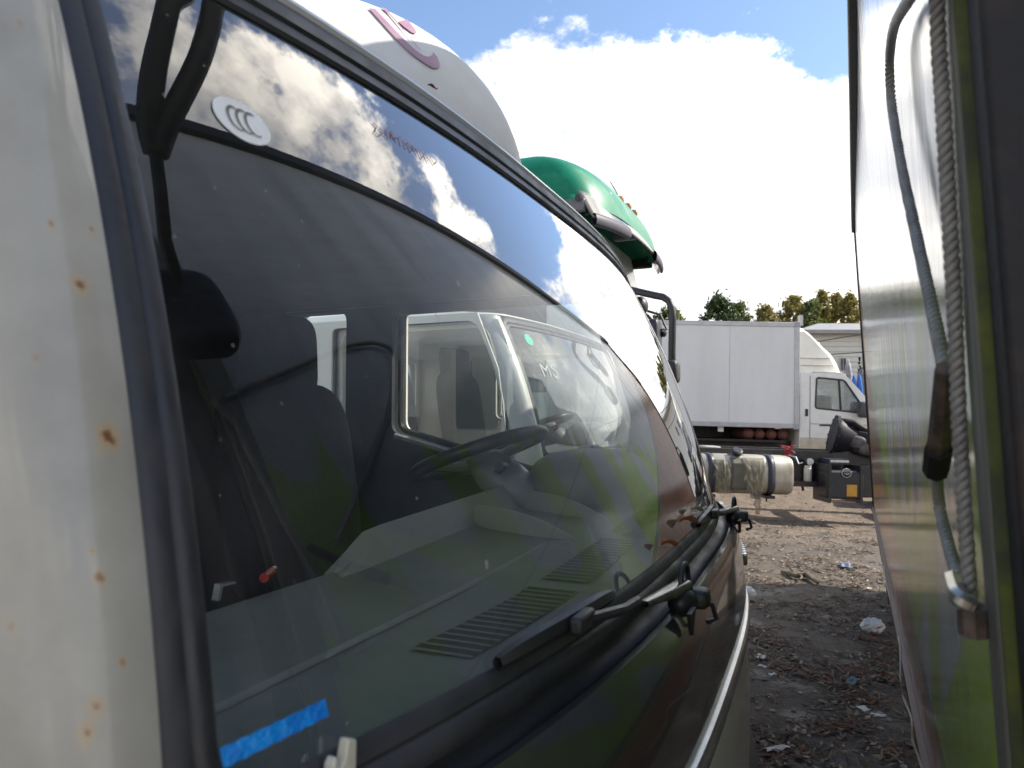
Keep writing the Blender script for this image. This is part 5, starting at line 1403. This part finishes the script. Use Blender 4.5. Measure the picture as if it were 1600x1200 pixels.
# ==================================================================== trees
def leaf_mat(name, c1, c2):
    m = mat(name, c1, .6, col2=c2, scale=.9, fac=(.35, .65), detail=3)
    N, L, b = nodes_of(m)
    out = [n for n in N if n.type == 'OUTPUT_MATERIAL'][0]
    tr = N.new('ShaderNodeBsdfTranslucent'); mx = N.new('ShaderNodeMixShader'); mx.inputs[0].default_value = .4
    src = b.inputs['Base Color'].links[0].from_socket; L.new(src, tr.inputs['Color'])
    L.new(b.outputs[0], mx.inputs[1]); L.new(tr.outputs[0], mx.inputs[2]); L.new(mx.outputs[0], out.inputs['Surface'])
    return m
lm = {'dark': leaf_mat('leaves_dark_green', (.035, .060, .022), (.07, .10, .03)), 'green': leaf_mat('leaves_green', (.08, .12, .035), (.16, .18, .05)),
      'yellow': leaf_mat('leaves_yellowing', (.18, .18, .05), (.32, .25, .07)), 'con': leaf_mat('leaves_conifer', (.02, .05, .018), (.035, .075, .025))}
bark = mat('bark', (.10, .085, .07), .9, col2=(.2, .19, .17), scale=4, bump=.4, bscale=12)
def tree(lab, u, vtop, wpx, Y, kind, n=2600, name='tree', pointy=.6, seed=0, trunkless=False, leaf_=.22):
    rnd = random.Random(seed)
    base = P(u, vtop, Y); ht = base.z - .3; R = wpx * Y / F / 2
    o = empty(name, (base.x, Y, .3)); tag(o, lab, 'tree', None)
    if not trunkless:
        mb = MB().tube([(0, 0, -.2), (rnd.uniform(-.1, .1), 0, ht * .35), (rnd.uniform(-.2, .2), .1, ht * .65), (0, 0, ht * .93)], .1, 8, rs=[ht * .018, ht * .013, ht * .008, .01])
        for i in range(9):
            a = rnd.uniform(0, 2 * pi); z0 = ht * rnd.uniform(.3, .8); l = R * rnd.uniform(.5, .95)
            mb.tube([(0, 0, z0), (l * .5 * cos(a), l * .5 * sin(a), z0 + l * .35), (l * cos(a), l * sin(a), z0 + l * .8)], .03, 5, rs=[ht * .006, ht * .004, .008])
        mb.build('trunk', bark, o)
    # leaf clumps spread through the crown
    cl = []
    for i in range(170 if not trunkless else 60):
        t = rnd.random() ** .8; z = ht * (.22 + .76 * t) if not trunkless else ht * t
        prof = (sin(pi * min(1, .12 + t * .88)) ** .6) * (1 - pointy * t) / (1 - pointy * .4) if not trunkless else sin(pi * (.15 + .85 * t)) ** .7
        r = R * prof * sqrt(rnd.random()); a = rnd.uniform(0, 2 * pi)
        cl.append((r * cos(a), r * sin(a), z, R * (rnd.uniform(.08, .24) if not trunkless else rnd.uniform(.12, .24))))
    vs, fs = [], []
    for i in range(n):
        c = rnd.choice(cl); d = Vector((rnd.gauss(0, 1), rnd.gauss(0, 1), rnd.gauss(0, .8))); d = d.normalized() * c[3] * rnd.random() ** .4 * (1.0 if rnd.random() < .85 else 1.9)
        p = Vector(c[:3]) + d; s_ = leaf_ * rnd.uniform(.5, 1.1)
        a = Vector((rnd.gauss(0, 1), rnd.gauss(0, 1), rnd.gauss(0, 1))).normalized(); b2 = a.orthogonal().normalized(); b2.rotate(Matrix.Rotation(rnd.uniform(0, 6.3), 3, a))
        c2 = a.cross(b2); k = len(vs)
        vs += [p - b2 * s_, p + c2 * s_ * .5, p + b2 * s_, p - c2 * s_ * .5]; fs.append((k, k + 1, k + 2, k + 3))
    me = bpy.data.meshes.new('crown'); me.from_pydata(vs, [], fs); me.materials.append(lm[kind]); me.update()
    co = bpy.data.objects.new('crown', me); C.objects.link(co); co.parent = o
    return o
TY = 58
for i, (u, vt, wp, kind, n, pt, lab) in enumerate((
    (1046, 478, 58, 'green', 2200, .3, 'green tree showing through the black mirror loop'),
    (1122, 460, 66, 'dark', 3200, .45, 'dark green dense tree left of centre above the white van box'),
    (1156, 472, 50, 'green', 2200, .5, 'small green tree just right of the dark dense tree'),
    (1197, 477, 50, 'yellow', 2000, .45, 'low yellowish tree standing alone above the van box'),
    (1240, 458, 58, 'yellow', 2600, .55, 'yellow-green tree above the right end of the van box'),
    (1268, 468, 46, 'green', 2200, .5, 'green tree directly above the van fairing'),
    (1284, 452, 40, 'yellow', 2200, .7, 'tallest pointed yellowing tree above the house roof'),
    (1306, 457, 42, 'yellow', 2200, .65, 'pointed yellowing tree above the house chimney'),
    (1328, 458, 46, 'yellow', 2400, .6, 'broad yellowing tree right of the house chimney'),
    (1350, 474, 44, 'green', 2000, .5, 'green tree at the edge of the printed box, above the house'))):
    tree(lab, u, vt, wp * 1.45, TY + (i * 7) % 5, kind, int(n * 2.4), seed=i + 3, pointy=pt * .55, leaf_=.20)
tree('small dark conical conifer in front of the pale house', 1343, 558, 9, 29, 'con', 900, name='conifer', seed=77, trunkless=True, leaf_=.06)

# ==================================================================== litter on the ground
def gp(u, v, z=0.0):
    d = rayd(u, v); t = (z - H) / d.z; q = Vector((0, 0, H)) + d * t
    for _ in range(4):
        t = (gh(q.x, q.y) + z - H) / d.z; q = Vector((0, 0, H)) + d * t
    return q
bag_m = mat('thin_white_plastic', (.72, .72, .74), .35, col2=(.55, .56, .60), scale=14, bump=.4, bscale=30)
N_, L_, b_ = nodes_of(bag_m); b_.inputs['Transmission Weight'].default_value = .0; b_.inputs['Alpha'].default_value = .86
def bag(lab, u, v, w, seed):
    q = gp(u, v); o = empty('plastic_bag', (q.x, q.y, gfine(q.x, q.y) - .01)); tag(o, lab, 'bag', None)
    def f(a, b):
        th = 2 * pi * a; ph = -pi / 2 + pi * b; d = Vector((cos(th) * cos(ph), sin(th) * cos(ph), sin(ph)))
        r = 1 + .30 * abs(noise.noise(d * 2.2 + Vector((seed, 0, 0)))) - .22 * abs(noise.noise(d * 5 + Vector((0, seed, 0))))
        return (w * d.x * r, w * .8 * d.y * r, w * .75 * (1 + d.z * r * .95))
    MB().grid(f, 40, 24, wrap=True).build('bag_skin', bag_m, o, smooth=35)
    return o
bag('crumpled white plastic bag on the dirt beside the silver truck bar', 1165, 938, .085, 3)
b2_ = bag('crumpled clear plastic bag with red print lying near the printed box', 1364, 988, .078, 8)
q = gp(1364, 988)
MB().grid(lambda a, b: (-.005 + .045 * a, -.066 + .008 * a, .055 + .012 * b + .012 * a), 6, 1).build('bag_print', red_pl, b2_)
paper_m = mat('scrap_paper', (.68, .67, .62), .7, col2=(.5, .48, .42), scale=30)
teal_m = mat('teal_cloth', (.12, .20, .20), .8, col2=(.08, .14, .15), scale=20)
def scrap(name, lab, u, v, w, d_, m_, seed, cat):
    q = gp(u, v); z = gfine(q.x, q.y)
    def f(a, b): return (w * (a - .5) * (1 + .2 * noise.noise((b * 3, seed, 0))), d_ * (b - .5) * (1 + .3 * noise.noise((a * 3, seed, 5))), .016 + .03 * w * 8 * (noise.noise((a * 2.5, b * 2.5, seed)) * .5 + .2))
    o = MB().grid(f, 10, 8).build(name, m_, None, smooth=40); o.location = (q.x, q.y, z); o.rotation_euler = (0, 0, seed)
    tag(o, lab, cat)
scrap('paper_scrap', 'torn white paper scrap on the dirt, largest of the scraps', 1188, 1030, .075, .06, paper_m, 1.1, 'paper')
scrap('paper_scrap', 'small white scrap just below the largest paper scrap', 1192, 1047, .05, .025, paper_m, 2.2, 'paper')
scrap('paper_scrap', 'flat white paper chip beside the truck, right of the largest scrap', 1207, 1058, .045, .03, paper_m, 3.3, 'paper')
scrap('paper_scrap', 'long white strip in the leaf litter at the bottom edge', 1214, 1176, .12, .03, paper_m, .3, 'paper')
scrap('paper_scrap', 'pale crumpled sheet in the leaves near the printed box', 1350, 1115, .06, .05, paper_m, 5.0, 'paper')
scrap('paper_scrap', 'white folded scrap right of the pale crumpled sheet', 1373, 1124, .07, .03, paper_m, 6.2, 'paper')
scrap('paper_scrap', 'tiny white chip on the dark mud halfway along the alley', 1346, 1098, .03, .025, paper_m, 7.1, 'paper')
scrap('paper_scrap', 'small pale chip left of the clear bag on dark soil', 1319, 921, .045, .04, paper_m, 8.8, 'paper')
scrap('paper_scrap', 'small pale chip near the box side, far along the alley', 1358, 921, .045, .04, paper_m, 9.9, 'paper')
scrap('cloth_scrap', 'flattened teal cloth scrap in the middle of the muddy alley', 1332, 1070, .13, .05, teal_m, 4.0, 'cloth')
scrap('cloth_scrap', 'blue-grey film scrap on the dark soil beside the box', 1322, 887, .22, .10, mat('blue_film', (.16, .19, .26), .35, col2=(.1, .12, .17), scale=9), 4.4, 'film')
# broken branch
q = gp(1250, 905); o = empty('broken_branch', (q.x, q.y, gfine(q.x, q.y) + .02), .3); tag(o, 'broken pale forked branch lying on the dirt', 'branch')
wood = mat('dry_wood', (.20, .155, .115), .85, col2=(.12, .09, .07), scale=9, stretch=(1, 1, 1), bump=.3, bscale=40)
e1 = gp(1222, 897) - q; e2 = gp(1278, 915) - q
R_ = Matrix.Rotation(-.3, 3, 'Z')
MB().tube([R_ @ e1, Vector((-.05, .0, .015)), Vector((.06, -.02, .02)), R_ @ e2], .03, 8, rs=[.018, .026, .03, .014]).build('branch_wood', wood, o)
MB().tube([(-.04, 0, .02), (-.02, .1, .05), (.10, .18, .03)], .012, 6, rs=[.014, .011, .005]).build('side_twig', wood, o)
MB().tube([(0, 0, .02), (-.05, -.09, .02), (-.10, -.12, .01)], .010, 6, rs=[.012, .01, .005]).build('side_twig', wood, o)
# leaf litter, twigs and stones: nobody could count them
rnd = random.Random(5)
def scatter_leaves(name, lab, n, m_, y0, y1, thr, size):
    vs, fs = [], []; tries = 0
    while len(fs) < n * 2 and tries < n * 40:
        tries += 1
        y = y0 + (y1 - y0) * rnd.random() ** 1.3; xl, xr = y * .27, y * .62
        x = rnd.uniform(xl, xr)
        if noise.noise((x * 1.7 + 9, y * 1.7, 3)) + .5 * noise.noise((x * 5, y * 5, 1)) < thr: continue
        s_ = size * rnd.uniform(.5, 1.3); a = rnd.uniform(0, 2 * pi); z = gfine(x, y) + .004 + rnd.random() * .012
        u = Vector((cos(a), sin(a), rnd.uniform(-.3, .3))) * s_; w2 = Vector((-sin(a), cos(a), rnd.uniform(-.3, .3))) * s_ * rnd.uniform(.25, .45)
        p = Vector((x, y, z)); up = Vector((0, 0, s_ * rnd.uniform(.1, .45)))
        k = len(vs); vs += [p - u + up, p + w2, p + u + up * .6, p - w2 + up * .3]; fs += [(k, k + 1, k + 2), (k, k + 2, k + 3)]
    me = bpy.data.meshes.new(name); me.from_pydata(vs, [], fs); me.materials.append(m_); me.update()
    o = bpy.data.objects.new(name, me); C.objects.link(o); tag(o, lab, None, None, 'stuff')
lb = lambda n, a, b: mat(n, a, .7, col2=b, scale=14, fac=(.4, .6), detail=2)
scatter_leaves('fallen_leaves', 'brown and orange fallen leaves on the muddy alley', 2600, lb('litter_brown', (.16, .095, .055), (.08, .052, .035)), 2.6, 9, .05, .030)
scatter_leaves('fallen_leaves', 'rust red fallen leaves in clumps on the alley', 420, lb('litter_red', (.17, .065, .035), (.10, .045, .028)), 2.6, 5.5, .22, .032)
scatter_leaves('fallen_leaves', 'pale tan dry leaves sprinkled over the alley', 1500, lb('litter_tan', (.38, .29, .19), (.24, .18, .11)), 2.6, 10, -.1, .022)
scatter_leaves('yard_litter', 'dark flakes and chips trodden into the dirt', 3200, lb('litter_dark', (.05, .04, .032), (.09, .07, .05)), 2.6, 12, -.2, .026)
mb = MB()
for i in range(420):
    y = 2.6 + 8 * rnd.random() ** 1.3; x = rnd.uniform(y * .27, y * .62); z = gfine(x, y) + .01; a = rnd.uniform(0, pi); l = rnd.uniform(.04, .16)
    mb.tube([(x, y, z), (x + l * cos(a) * .5, y + l * sin(a) * .5, z + .012), (x + l * cos(a), y + l * sin(a), z + .004)], .003, 4, rs=[.004, .0035, .002])
tag(mb.build('twigs', wood), 'thin broken twigs strewn over the alley', None, None, 'stuff')
mb = MB(); st_m = mat('stones', (.22, .20, .17), .8, col2=(.35, .32, .28), scale=20)
for i in range(500):
    y = 2.6 + 10.5 * rnd.random() ** 1.1; x = rnd.uniform(y * .2, y * .62); z = gfine(x, y); r = rnd.uniform(.006, .022)
    mb.ellipsoid((x, y, z + r * .3), (r, r * rnd.uniform(.6, 1), r * rnd.uniform(.4, .8)), 6, 4)
tag(mb.build('pebbles', st_m), 'small pebbles scattered over the dirt yard', None, None, 'stuff')
